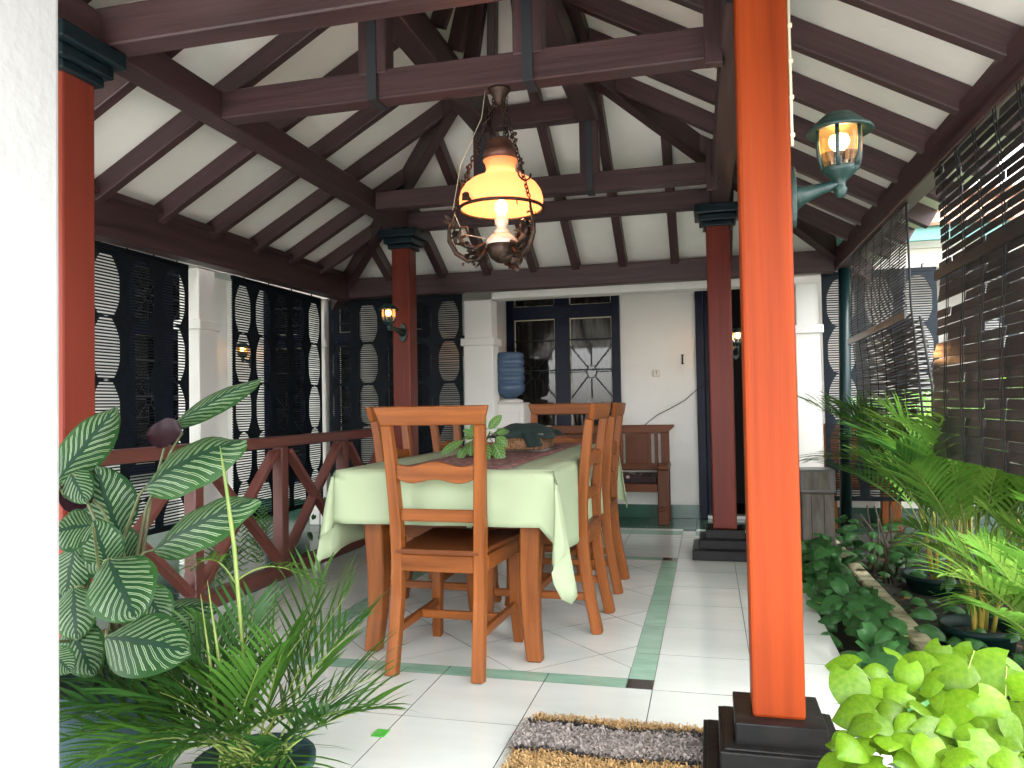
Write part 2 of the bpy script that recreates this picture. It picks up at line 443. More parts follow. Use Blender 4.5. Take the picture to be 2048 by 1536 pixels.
def amber_mat():
    m = pane_mat('lit_amber_glass', (.9, .5, .22), -.03); t = m.node_tree
    out = t.nodes['Material Output']; old = out.inputs['Surface'].links[0].from_socket
    em = t.nodes.new('ShaderNodeEmission'); em.inputs[0].default_value = (1, .42, .12, 1); em.inputs[1].default_value = .05
    ad = t.nodes.new('ShaderNodeAddShader'); t.links.new(old, ad.inputs[0]); t.links.new(em.outputs[0], ad.inputs[1]); t.links.new(ad.outputs[0], out.inputs['Surface'])
    return m
M['amber'] = amber_mat()
M['bottle'] = mat('blue_bottle_plastic', (.10, .17, .28), .16, (.14, .22, .34), nscale=5, coat=.4, trans=.45)
def emis(name, c, s):
    m = bpy.data.materials.new(name); m.use_nodes = True; b = m.node_tree.nodes['Principled BSDF']
    b.inputs['Base Color'].default_value = (*c, 1); b.inputs['Emission Color'].default_value = (*c, 1); b.inputs['Emission Strength'].default_value = s
    return m
M['bulb'] = emis('lit_bulb', (1, .74, .40), 3)
M['bulbwhite'] = emis('lit_bulb_white', (1, .90, .78), 22)
M['shade'] = emis('lit_opal_shade', (1, .48, .20), .045)
_t = M['shade'].node_tree; _tr = _t.nodes.new('ShaderNodeBsdfTranslucent'); _tr.inputs[0].default_value = (1, .62, .46, 1); _mx = _t.nodes.new('ShaderNodeMixShader'); _mx.inputs[0].default_value = .6
_t.links.new(_t.nodes['Principled BSDF'].outputs[0], _mx.inputs[1]); _t.links.new(_tr.outputs[0], _mx.inputs[2]); _t.links.new(_mx.outputs[0], _t.nodes['Material Output'].inputs[0])
M['glow'] = emis('lit_lantern_lining', (1, .45, .12), .55)

def pattern_cloth(name, c, c2, c3, sc=40):
    m = mat(name, c, .9, c2, nscale=sc, contrast=(.42, .58), stretch=(1, .35, 1), bump=.2, bscale=200)
    t = m.node_tree; b = t.nodes['Principled BSDF']; src = b.inputs['Base Color'].links[0].from_socket
    v = t.nodes.new('ShaderNodeTexVoronoi'); v.inputs['Scale'].default_value = sc * .45
    mpn = [n for n in t.nodes if n.type == 'MAPPING'][0]; t.links.new(mpn.outputs[0], v.inputs['Vector'])
    lt = t.nodes.new('ShaderNodeMath'); lt.operation = 'LESS_THAN'; lt.inputs[1].default_value = .26; t.links.new(v.outputs['Distance'], lt.inputs[0])
    mx = t.nodes.new('ShaderNodeMix'); mx.data_type = 'RGBA'; t.links.new(lt.outputs[0], mx.inputs[0]); t.links.new(src, mx.inputs[6]); mx.inputs[7].default_value = (*c3, 1)
    t.links.new(mx.outputs[2], b.inputs['Base Color'])
    return m
M['runner'] = pattern_cloth('batik_runner', (.10, .038, .034), (.24, .11, .095), (.30, .17, .15), 60)
M['cushion'] = pattern_cloth('patterned_cushion', (.018, .006, .008), (.03, .012, .014), (.42, .30, .26), 34)
M['basket'] = pattern_cloth('woven_rattan', (.15, .065, .03), (.30, .16, .08), (.06, .025, .015), 120)
M['darkcloth'] = mat('dark_green_cloth', (.008, .020, .018), .9, (.013, .03, .026), nscale=12)
M['matgrey'] = mat('grey_rag_pile', (.20, .17, .15), .95, (.30, .26, .235), nscale=30)
M['matblack'] = mat('black_rag_pile', (.02, .019, .018), .95)
M['mattan'] = mat('tan_rag_pile', (.30, .175, .065), .95, (.42, .27, .11), nscale=30)

# ================================================================ ground and floors
g = MB(); g.span(-40, 40, -30, 50, -.62, -.5)
ground = obj('ground', g, M['soil'], kind='structure', label='dark bare soil under and around the house')
court = obj('forecourt_paving', MB().span(-6, 1.2, -9, .55, -.5, -.12), M['paving'], kind='structure', label='unseen paved forecourt, made pale to bounce light into the pavilion')  # out of view; its pale surface throws light into the pavilion
fl = obj('floor', MB().span(-2.55, .5, .56, 6.5, -.5, -.0035), M['grout'], kind='structure', label='pavilion floor slab with cream and green glazed tiles')

def tile_poly(poly, m, z=0.0, name='tile', parent=None):
    """a ceramic tile with a pillowed arris: top sheet, small chamfer and sides"""
    parent = parent or fl
    n = len(poly); cx = sum(p[0] for p in poly) / n; cy = sum(p[1] for p in poly) / n
    b = MB()
    def ins(p, d):
        vx, vy = cx - p[0], cy - p[1]; L = math.hypot(vx, vy) or 1
        return (p[0] + vx / L * d, p[1] + vy / L * d)
    lo = [ins(p, .0018) for p in poly]; hi = [ins(p, .0024) for p in poly]
    dz = rnd.uniform(-.0003, .0003); tx = rnd.uniform(-.0009, .0009); ty = rnd.uniform(-.0009, .0009)
    for (x, y) in lo: b.v.append(Vector((x, y, z - .02)))
    for (x, y) in lo: b.v.append(Vector((x, y, z - .0007)))
    for (x, y) in hi: b.v.append(Vector((x, y, z + dz + (x - cx) * tx + (y - cy) * ty)))
    b.face(range(2 * n, 3 * n))
    for i in range(n):
        j = (i + 1) % n
        b.face((i, j, n + j, n + i), None, False, 1); b.face((n + i, n + j, 2 * n + j, 2 * n + i), None, False, 1)
    return obj(name, b, [m, M['grout']], parent)
def rect(x0, x1, y0, y1): return [(x0, y0), (x1, y0), (x1, y1), (x0, y1)]
P = .405
xs = [-2.55, -2.247, -1.842, -1.437, -1.032, -.627, -.222, .14, .5]
ysf = [2.868 - P * k for k in range(6, -1, -1)]
ysf[0] = max(ysf[0], .57)
for i in range(len(xs) - 1):                       # rows in front of the border
    for j in range(len(ysf) - 1):
        tile_poly(rect(xs[i], xs[i + 1], ysf[j], ysf[j + 1]), M['tile'])
ysm = [2.868 + P * k for k in range(0, 7)]         # 2.868 .. 5.298
for i in (0, 1, 6, 7):                             # beside the border
    for j in range(6):
        tile_poly(rect(xs[i], xs[i + 1], ysm[j], ysm[j + 1]), M['tile'])
for i in range(len(xs) - 1):                       # behind it
    for (a, b_) in ((5.298, 5.703), (5.703, 6.10)):
        tile_poly(rect(xs[i], xs[i + 1], a, b_), M['tile'])
for j in range(6):                                 # green strips along the two sides
    a, b_ = ysm[j], ysm[j + 1]
    if j == 0: a += .097
    if j == 5: b_ -= .097
    tile_poly(rect(-.319, -.222, a, b_), M['tilegreen']); tile_poly(rect(-1.842, -1.745, a, b_), M['tilegreen'])
for i in range(2, 6):                              # green strips at the two ends
    a, b_ = xs[i], xs[i + 1]
    if i == 2: a += .097
    if i == 5: b_ -= .097
    tile_poly(rect(a, b_, 2.868, 2.965), M['tilegreen']); tile_poly(rect(a, b_, 5.201, 5.298), M['tilegreen'])
for (a, b_) in ((-.319, 2.868), (-1.842, 2.868), (-.319, 5.201), (-1.842, 5.201)):
    tile_poly(rect(a, a + .097, b_, b_ + .097), M['tileblack'])
def clip(poly, x0, x1, y0, y1):
    def cut(pl, f, inter):
        out = []
        for i in range(len(pl)):
            a, b_ = pl[i], pl[(i + 1) % len(pl)]
            if f(a): out.append(a)
            if f(a) != f(b_): out.append(inter(a, b_))
        return out
    def ix(x): return lambda a, b_: (x, a[1] + (b_[1] - a[1]) * (x - a[0]) / (b_[0] - a[0]))
    def iy(y): return lambda a, b_: (a[0] + (b_[0] - a[0]) * (y - a[1]) / (b_[1] - a[1]), y)
    for f, it in ((lambda p: p[0] >= x0, ix(x0)), (lambda p: p[0] <= x1, ix(x1)), (lambda p: p[1] >= y0, iy(y0)), (lambda p: p[1] <= y1, iy(y1))):
        if len(poly) < 3: return []
        poly = cut(poly, f, it)
    return poly
h = P / math.sqrt(2)                               # the diagonal field under the table
for i in range(-8, 9):
    for j in range(-8, 9):
        cx = -1.032 + i * h; cy = 4.083 + j * h
        if (i + j) % 2: continue
        pl = clip([(cx - h, cy), (cx, cy - h), (cx + h, cy), (cx, cy + h)], -1.745, -.319, 2.965, 5.201)
        if len(pl) < 3: continue
        ar = abs(sum(pl[k][0] * pl[(k + 1) % len(pl)][1] - pl[(k + 1) % len(pl)][0] * pl[k][1] for k in range(len(pl)))) / 2
        if ar > .004: tile_poly(pl, M['tile'])
for i in range(len(xs) - 1):                       # second border before the veranda
    tile_poly(rect(xs[i], xs[i + 1], 6.10, 6.20), M['tile'])
    if i == 6:
        tile_poly(rect(-.222, -.12, 6.20, 6.40), M['tile']); tile_poly(rect(-.12, .14, 6.20, 6.40), M['tilegreen'])
        tile_poly(rect(-.222, -.12, 6.40, 6.5), M['tileblack']); tile_poly(rect(-.12, .14, 6.40, 6.5), M['tile'])
    else:
        tile_poly(rect(xs[i], xs[i + 1], 6.20, 6.40), M['tilegreen']); tile_poly(rect(xs[i], xs[i + 1], 6.40, 6.5), M['tile'])
# veranda floor (back and left) with dark green glazed tiles
vf = obj('veranda_floor', MB().span(-5.3, 4.0, 6.5, 7.4, -.5, -.0035).span(-5.3, -2.82, .56, 6.5, -.5, -.0035), M['grout'], kind='structure', label='dark green tiled veranda floor round the pavilion')
for i in range(13):
    x0 = -2.55 + i * .405
    for (a, b_) in ((6.5, 6.8), (6.8, 7.1)):
        tile_poly(rect(x0, x0 + .405, a, b_), M['tiledark'], 0, 'tile', vf)
for j in range(16):
    for (a, b_) in ((-3.63, -3.225), (-3.225, -2.82), (-4.035, -3.63), (-4.44, -4.035), (-4.9, -4.44)):
        tile_poly(rect(a, b_, .58 + j * .405, .58 + (j + 1) * .405 if j < 15 else 7.1), M['tiledark'], 0, 'tile', vf)
obj('bounce_paving', MB().span(2.501, 5.2, -6, 7.0, -.5, -.10), M['paving'], kind='structure', label='added pale paving beyond the garden bed that bounces light to the ceiling')  # added as pale ground that throws skylight up to the ceiling
obj('planting_strip', MB().span(-2.82, -2.551, .56, 6.5, -.5, -.05), M['soil'], kind='structure', label='narrow soil strip behind the brown railing')
obj('garden_bed', MB().span(.501, 2.5, .3, 6.5, -.5, -.12), M['soil'], kind='structure', label='dark garden soil right of the pavilion floor')

# ================================================================ the pavilion
pav = thing('pavilion', 'open hip roofed pavilion with red posts and dark roof timbers', 'pavilion', (-1.025, 3.9, 0))
ZE, SL = 2.23, .57                  # ceiling height at the eaves, roof slope
XL, XR, YB, YF = -2.98, .93, 6.05, .4
ZR = 3.12; DI = (ZR - ZE) / SL      # the ring where the steep upper roof starts
RX0, RX1, RY0, RY1 = XL + DI, XR - DI, 3.31, YB - DI
OV = .30                            # eaves overhang
def zl(x): return ZE + SL * (x - XL)
def zr(x): return ZE + SL * (XR - x)
def zb(y): return ZE + SL * (YB - y)
SLF = (ZR - (ZE - SL * OV)) / (RY0 - (YF - OV))      # front slope, out of view, drawn out longer and flatter to hold back skylight
def zf(y): return ZR - SLF * (RY0 - y)
HF = DI / (RY0 - YF + OV - 0) * (DI + OV) / DI
def slab(pts, th=.05):
    """roof board: polygon pts (seen from below) thickened upwards"""
    b = MB(); n = len(pts)
    pts = [Vector(p) for p in pts]; nv = (pts[1] - pts[0]).cross(pts[2] - pts[0]).normalized()
    if nv.z < 0: nv = -nv
    b.v = list(pts) + [p + nv * th for p in pts]
    b.face(range(n)); b.face([n + i for i in range(n)][::-1], None, False, 1)
    for i in range(n):
        j = (i + 1) % n; b.face((i, n + i, n + j, j), None, False, 1)
    return b
zo = ZE - SL * OV
e = [(XL - OV, YF - OV, zo), (XR + OV, YF - OV, zo), (XR + OV, YB + OV, zo), (XL - OV, YB + OV, zo)]
q = [(RX0, RY0, ZR), (RX1, RY0, ZR), (RX1, RY1, ZR), (RX0, RY1, ZR)]
for k in range(4):
    obj('ceiling_panel', slab([e[k], e[(k + 1) % 4], q[(k + 1) % 4], q[k]]), [M['ceiling'], M['rooftile']], pav)
apex = (-1.025, 3.9, 4.15)
for k in range(4):
    obj('ceiling_panel', slab([q[k], q[(k + 1) % 4], apex]), [M['ceiling'], M['rooftile']], pav)
DW = M['darkwood']
def rafter(p0, p1, nrm, w=.055, hh=.10, name='rafter'):
    p0 = Vector(p0); p1 = Vector(p1); nrm = Vector(nrm).normalized()
    obj(name, MB().beam(p0 - nrm * (hh / 2 + .002), p1 - nrm * (hh / 2 + .002), w, hh, nrm), DW, pav, .004)
for k in range(-9, 7):              # left slope
    y = 3.25 + .465 * k - .0
    if y < YF + .05 or y > YB - .12: continue
    lim = min(RX0, XL + (YB - y) - .04, XL - OV + (y - YF + OV) * HF - .04)
    rafter((XL - .10, y, zl(XL - .10)), (lim, y, zl(lim)), (-SL, 0, 1))
for k in range(-9, 7):              # right slope
    y = 3.19 + .472 * k
    if y < YF + .05 or y > YB - .12: continue
    lim = max(RX1, XR - (YB - y) + .04, XR + OV - (y - YF + OV) * HF + .04)
    rafter((XR + OV, y, zr(XR + OV)), (lim, y, zr(lim)), (SL, 0, 1))
for x in (-2.60, -2.13, -1.735, -1.345, -1.0, -.625, -.225, .17, .55):   # back slope
    lim = max(RY1, YB - (x - XL) + .04, YB - (XR - x) + .04)
    rafter((x, YB + .085, zb(YB + .085)), (x, lim, zb(lim)), (0, SL, 1), .062)
for x in (-2.55, -2.08, -1.6, -1.2, -.8, -.4, .0, .45):                  # front slope
    lim = min(RY0, YF - OV + (x - XL + OV) / HF - .04, YF - OV + (XR + OV - x) / HF - .04)
    rafter((x, YF - OV, zf(YF - OV)), (x, lim, zf(lim)), (0, -SLF, 1))
for (a, b_, sx, sy) in ((e[0], q[0], -1, -1), (e[1], q[1], 1, -1), (e[2], q[2], 1, 1), (e[3], q[3], -1, 1)):
    rafter(a, b_, (sx * SL, sy * SL, 2), .075, .15, 'hip_rafter')
for k in range(4):                  # fan rafters of the steep upper roof
    for f in (.0, .25, .5, .75):
        a = Vector(q[k]).lerp(Vector(q[(k + 1) % 4]), f)
        t_ = (Vector(apex) - a); out = Vector(((-.0), -1, 0)) if k == 0 else Vector((1, 0, 0)) if k == 1 else Vector((0, 1, 0)) if k == 2 else Vector((-1, 0, 0))
        n_ = t_.cross(out.cross(Vector((0, 0, 1)))).normalized()
        if n_.z < 0: n_ = -n_
        rafter(a, a + t_ * .97, n_, .07 if f == 0 else .05, .09)
def B(x0, x1, y0, y1, z0, z1, name, m=None, bev=.006):
    return obj(name, MB().span(x0, x1, y0, y1, z0, z1), m or DW, pav, bev)
# ring of beams on the ridge, eaves plates
B(RX0 - .02, RX1 + .02, RY1 - .03, RY1 + .05, ZR - .10, ZR - .005, 'ring_beam'); B(RX0 - .02, RX1 + .02, RY0 - .05, RY0 + .03, ZR - .10, ZR - .005, 'ring_beam')
B(RX0 - .05, RX0 + .03, RY0 + .032, RY1 - .032, ZR - .098, ZR - .007, 'ring_beam'); B(RX1 - .03, RX1 + .05, RY0 + .032, RY1 - .032, ZR - .098, ZR - .007, 'ring_beam')
obj('eaves_beam', MB().beam((XL - .06, -.8, 1.92 + .105), (XL - .06, YB + .1, 2.02 + .07), .12, .23), DW, pav, .006)
obj('eaves_beam', MB().span(XL - .03, XR - .002, YB, YB + .10, 1.985, 2.150), DW, pav, .006)
obj('eaves_beam', MB().span(XR, XR + .09, -.8, YB + .1, 2.00, 2.150), DW, pav, .006)
# ledger strip on the left eaves beam
obj('ledger', MB().span(XL, XL + .035, -.6, YB - .01, 2.150, 2.185), DW, pav, .003)
# ring of beams on the posts
ZT = 2.375
PXL, PXR, PYF, PYB = -2.215, .10, 2.36, 5.44
obj('post_beam', MB().beam((PXL + .05, 2.05, ZT + .065), (PXL - .0, 5.7, ZT + .065), .12, .13), DW, pav, .006)
obj('post_beam', MB().beam((.15, 2.05, ZT + .065), (.10, 5.7, ZT + .065), .12, .13), DW, pav, .006)
obj('tie_beam', MB().span(-2.42, .35, 2.31, 2.42, ZT + .002, ZT + .145), DW, pav, .006)
obj('tie_beam', MB().span(-2.36, .12, 5.375, 5.47, ZT - .004, ZT + .125), DW, pav, .006)
def truss(y, z0, xl, xr, th=.10, hgt=.128, endx=(-2.12, .10)):
    tb = obj('tie_beam', MB().span(endx[0], endx[1], y, y + th, z0, z0 + hgt), DW, pav, .006)
    for (a, b_) in (xl, xr):
        qp = obj('queen_post', MB().span(a, b_, y - .012, y + th * .8, z0 + hgt - .02, 2.80), DW, pav, .005)
        c = (a + b_) / 2
        obj('strap', MB().span(c - .022, c + .022, y - .018, y - .0125, z0 - .004, z0 + hgt + .35).span(c - .022, c + .022, y - .018, y + th + .006, z0 - .008, z0 - .0015), M['steelgrey'], qp, .001)
    return tb
truss(3.04, ZT, (-1.434, -1.305), (-.745, -.62))
truss(4.715, ZT - .01, (-1.43, -1.315), (-.74, -.622), .09, .118)
obj('hanger_post', MB().span(.015, .085, 2.985, 3.035, 2.33, 2.62), DW, pav, .004)
obj('hanger_post', MB().span(.02, .085, 4.67, 4.712, 2.30, 2.60), DW, pav, .004)
B(-1.425, -1.30, 2.7, 4.86, 2.801, 2.95, 'purlin'); B(-.745, -.62, 2.7, 4.86, 2.801, 2.95, 'purlin')
B(-1.298, -.747, 4.66, 4.76, 2.81, 2.94, 'purlin'); B(-1.298, -.747, 3.05, 3.15, 2.81, 2.94, 'purlin')

def post(x0, x1, y0, y1, ztop, pm, cap=True, lab=None, plinth=True, zb_=.19):
    p = obj('post', MB().span(x0, x1, y0, y1, zb_ - .002, ztop), pm, pav, .010, 2, lab)
    cx, cy, hw = (x0 + x1) / 2, (y0 + y1) / 2, (x1 - x0) / 2
    if plinth:
        pl = MB()
        for (d, z0, z1) in ((.135, .001, .066), (.090, .0655, .128), (.048, .1275, .19)):
            r = hw + d
            pl.span(cx - r, cx + r, cy - r, cy + r, z0, z1)
            pl.span(cx - r + .012, cx + r - .012, cy - r + .012, cy + r - .012, z1 - .002, z1 + .006) if d > .05 else None
        obj('plinth', pl, M['black'], p, .007, 2)
    if cap:
        c = MB()
        c.span(cx - hw - .022, cx + hw + .022, cy - hw - .022, cy + hw + .022, ztop - .14, ztop - .105)
        c.span(cx - hw - .045, cx + hw + .045, cy - hw - .045, cy + hw + .045, ztop - .1045, ztop - .06)
        c.span(cx - hw - .075, cx + hw + .075, cy - hw - .075, cy + hw + .075, ztop - .0595, ztop + .002)
        obj('capital', c, M['capital'], p, .008, 2)
    return p
post(-2.29, -2.14, 2.17, 2.32, 2.372, M['redposthalfshade'], True, 'red post with shade in its colour at the left beside the striped plant')
post(-2.29, -2.145, 5.37, 5.515, 2.372, M['redpostshaded'], True, 'red post with shade in its colour behind the table at the railing end')
post(.010, .168, 5.37, 5.525, 2.372, M['redpostshaded'], True, 'red post with shade in its colour on a black plinth at the back right')
post(.097, .234, 2.205, 2.342, 2.372, M['redpost'], True, 'bright orange red post on a stepped black plinth at the front')

# ================================================================ railing on the left
rl = thing('railing', 'brown painted wooden railing with crossed braces', 'railing', (-2.46, 3.9, 0))
obj('top_rail', MB().span(-2.50, -2.41, 2.42, 6.0, .825, .885), M['rail'], rl, .008, 2)
obj('bottom_rail', MB().span(-2.49, -2.42, 2.42, 6.0, .055, .135), M['rail'], rl, .006)
vy = [2.46, 3.28, 4.07, 4.86, 5.62]
for y in vy:
    obj('upright', MB().span(-2.488, -2.422, y - .035, y + .035, .136, .824), M['rail'], rl, .005)
for a, b_ in zip(vy[:-1], vy[1:]):
    obj('brace', MB().beam((-2.462, a + .05, .16), (-2.462, b_ - .05, .80), .03, .065, (1, 0, 0)), M['rail'], rl, .004)
    obj('brace', MB().beam((-2.440, a + .05, .80), (-2.440, b_ - .05, .16), .03, .065, (1, 0, 0)), M['rail'], rl, .004)

# ================================================================ the house behind and at the left
hs = thing('house', 'white plastered house with navy windows round the pavilion', 'house', (-1.0, 7.1, 0))
WY = 7.1
wx0, wx1, wz0, wz1 = -1.843, -.772, .76, 2.45      # window opening
dx0, dx1 = -.097, .60                              # door opening
PL = M['plaster']
def W(x0, x1, y0, y1, z0, z1, name='wall', m=None, bev=0): return obj(name, MB().span(x0, x1, y0, y1, z0, z1), m or PL, hs, bev)
W(-5.05, wx0, WY, WY + .15, 0, 3.2); W(wx1, dx0, WY, WY + .15, 0, 3.2); W(dx1, 5.2, WY, WY + .15, 0, 3.2)
W(wx0, wx1, WY + .001, WY + .149, 0, wz0); W(wx0, wx1, WY + .001, WY + .149, wz1, 3.2); W(dx0, dx1, WY + .001, WY + .149, 2.45, 3.2)
for (a, b_) in ((-5.0, -1.9), (-1.9, -.1), (.605, 4.0)):
    W(a, b_, WY - .012, WY - .001, 0, .12, 'skirting', M['tiledark'], .002)
W(-5.05, -4.9, .56, WY, 0, 3.2)                     # left wall of the house
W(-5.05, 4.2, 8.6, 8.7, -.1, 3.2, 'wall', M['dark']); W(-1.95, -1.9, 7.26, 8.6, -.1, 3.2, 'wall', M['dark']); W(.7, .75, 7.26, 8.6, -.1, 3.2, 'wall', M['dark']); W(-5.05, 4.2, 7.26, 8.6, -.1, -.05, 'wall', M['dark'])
W(-5.2, 4.3, 6.36, 8.8, 2.60, 2.72, 'veranda_ceiling', M['ceiling'])
W(-5.2, -3.78, .5, 6.36, 2.602, 2.722, 'veranda_ceiling', M['ceiling'])  # stops short of the columns: unseen gap left to let skylight in
# colonnade: lintel on white columns with a moulded band
W(-1.77, .664, 6.30, 6.46, 1.948, 2.62, 'lintel', None, .004)
W(-3.50, -1.771, 6.302, 6.458, 2.03, 2.62, 'lintel', None, .004)
W(.665, 4.2, 6.302, 6.458, 2.02, 2.16, 'lintel', None, .004)
W(-3.50, -3.332, .7, 6.30, 2.02, 2.62, 'lintel', None, .004)
def column(x0, x1, y0, y1, ztop=1.947, zm=1.56):
    c = obj('column', MB().span(x0 - .008, x1 + .008, y0 - .008, y1 + .008, 0, zm).span(x0, x1, y0, y1, zm, ztop), PL, hs, .006)
    obj('moulding', MB().span(x0 - .028, x1 + .028, y0 - .028, y1 + .028, zm - .004, zm + .062), PL, c, .006)
    return c
column(-2.02, -1.775, 6.30, 6.48); column(.672, .84, 6.30, 6.48)
column(-3.49, -3.335, 4.52, 4.70, 2.019, 1.60); column(-3.49, -3.335, 6.28, 6.44, 2.019, 1.60); column(-3.49, -3.335, 3.30, 3.46, 2.019, 1.60); column(-3.49, -3.335, 2.1, 2.26, 2.019, 1.60)

def window(x0, x1, z0, z1, y, ax='x', rows=((.0, .70), (.74, 1.0)), cols=2, cdepth=.1, lab=None):
    dark_back = cdepth < .05                                # dark backing right behind the glass; the room's darkness is in its colour
    """navy framed window with a steel grille in front of curtained panes; ax says along which axis it runs"""
    def bx(mb, a0, a1, b0, b1, c0, c1):
        return mb.span(a0, a1, y + b0, y + b1, c0, c1) if ax == 'x' else mb.span(y - b1, y - b0, a0, a1, c0, c1)
    fr = MB(); fw = .075
    w = obj('window', bx(MB(), x0, x0 + fw, -.03, .06, z0, z1), M['navy'], hs, .004, label=lab)
    obj('frame', bx(MB(), x1 - fw, x1, -.03, .06, z0, z1), M['navy'], w, .004)
    iw = (x1 - x0 - 2 * fw)
    cw = (iw - .14 * (cols - 1)) / cols
    opens = []
    rr = [(z0 + fw + (z1 - z0 - 2 * fw) * a, z0 + fw + (z1 - z0 - 2 * fw) * b_) for a, b_ in rows]
    zc = [z0] + [v for r_ in rr for v in r_] + [z1]
    for k in range(0, len(zc), 2):
        obj('frame', bx(MB(), x0 + fw, x1 - fw, -.028, .058, zc[k], zc[k + 1]), M['navy'], w, .004)
    for c in range(cols):
        a0 = x0 + fw + c * (cw + .14)
        for (zz0, zz1) in rr:
            if c: obj('frame', bx(MB(), a0 - .14, a0, -.026, .056, zz0, zz1), M['navy'], w, .004)
            opens.append((a0, a0 + cw, zz0, zz1))
            obj('pane', bx(MB(), a0, a0 + cw, .012, .016, zz0, zz1), M['pane'], w)
            bd = MB()
            for (p0, p1, q0, q1) in ((a0, a0 + .008, zz0, zz1), (a0 + cw - .008, a0 + cw, zz0, zz1), (a0 + .008, a0 + cw - .008, zz0, zz0 + .008), (a0 + .008, a0 + cw - .008, zz1 - .008, zz1)):
                bx(bd, p0, p1, .004, .011, q0, q1)
            obj('glazing_bead', bd, M['ivory'], w)
            # star grille
            gm = MB(); cx = a0 + cw / 2; cz = (zz0 + zz1) / 2; sx = cw / 2; sz = min((zz1 - zz0) / 2, cw * .62)
            def P3(u, v): return (u, y - .012, v) if ax == 'x' else (y + .012, u, v)
            hexp = [(cx + .26 * sx * math.cos(R(60 * k_)), cz + .26 * sz * math.sin(R(60 * k_))) for k_ in range(6)]
            gm.tube([P3(*h_) for h_ in hexp], .004, 5, closed=True)
            for k_ in range(8):
                a_ = R(45 * k_)
                ex, ez = math.cos(a_), math.sin(a_); s_ = 1 / max(abs(ex), abs(ez))
                gm.tube([P3(cx + .26 * sx * ex, cz + .26 * sz * ez), P3(cx + sx * ex * s_, cz + sz * ez * s_)], .004, 5)
            if zz1 - zz0 > cw * 1.3:
                for fz in (.18, .52, .80):
                    zq = zz0 + (zz1 - zz0) * fz
                    gm.tube([P3(a0 - .02, zq), P3(a0 + cw + .02, zq)], .007, 5)
            obj('grille', gm, M['steelgrey'], w)
    cu = MB(); n = 60                                # curtain folds or the flat dark backing behind the glass
    for i in range(n + 1):
        a = x0 + fw + iw * i / n; d = .026 if dark_back else cdepth + .018 * math.sin(i * 1.55) + .008 * math.sin(i * .63)
        for z in (z0 + .03, z1 - .03):
            cu.v.append(Vector((a, y + d, z)) if ax == 'x' else Vector((y - d, a, z)))
    for i in range(n): cu.face((2 * i, 2 * i + 2, 2 * i + 3, 2 * i + 1), None, True)
    obj('curtain', cu, M['dark'] if dark_back else M['curtain'], w)
    return w
window(wx0, wx1, wz0, wz1, WY - .02, 'x', ((.0, .655), (.735, 1.0)), 2, .1, 'navy window with star grilles behind the water dispenser')
window(5.62, 6.62, .5, 2.4, -4.9 + .03, 'y', ((.0, .66), (.73, 1.0)), 2, .012, 'navy window on the left veranda behind the first blind')
window(3.9, 4.85, .5, 2.4, -4.9 + .03, 'y', ((.0, .66), (.73, 1.0)), 2, .012, 'navy window on the left veranda behind the left red post')
window(-4.43, -3.93, .3, 2.4, WY - .03, 'x', ((.0, .66), (.73, 1.0)), 1, .012, 'narrow navy window on the back wall behind the second blind')
window(-3.66, -3.38, .3, 2.4, WY - .03, 'x', ((.0, .66), (.73, 1.0)), 1, .012, 'narrowest navy window near the corner column')
window(-3.14, -2.62, .3, 2.4, WY - .03, 'x', ((.0, .66), (.73, 1.0)), 1, .012, 'narrow navy window behind the corner blind')
# double door, one leaf open into the dark room
dr = obj('door', MB().span(dx0, dx0 + .07, WY - .03, WY + .1, 0, 2.45).span(dx1 - .07, dx1, WY - .03, WY + .1, 0, 2.45).span(dx0 + .07, dx1 - .07, WY - .03, WY + .1, 2.38, 2.45), M['navy'], hs, .004, label='dark navy doorway standing open at the right of the wall')
obj('door_leaf', MB().span(dx0 + .072, dx0 + .11, WY + .1, WY + .62, .01, 2.37), M['navy'], dr, .004)
obj('threshold', MB().span(dx0 + .07, dx1 - .07, WY - .02, WY + .10, .0, .03), M['tile'], dr, .003)
# roof of the house seen between the right blinds
ro = MB()
for i in range(26):
    y0 = 6.02 + i * .12; z0 = 2.30 + i * .062
    ro.beam((.9, y0, z0), (5.0, y0, z0), .15, .022, (0, -.46, 1))
obj('roof', ro, M['rooftile'], hs)
W(.9, 5.0, 6.00, 6.04, 2.165, 2.27, 'fascia', M['fascia'], .003)
W(.9, 5.0, 6.042, 6.30, 2.162, 2.18, 'soffit', M['plaster_front'])

gw = obj('garden_wall', MB().span(5.2, 5.35, -1.0, 6.9, -.5, 2.3), M['plaster_front'])
tag(gw, 'tall white garden wall beyond the palms', 'garden wall')
fp = obj('entrance_pillar', MB().span(-1.6, -.988, .70, 1.0, -.119, 3.2), M['pillar'], bevel=.01, seg=2)
tag(fp, 'bright white plastered pillar at the very left edge', 'pillar')

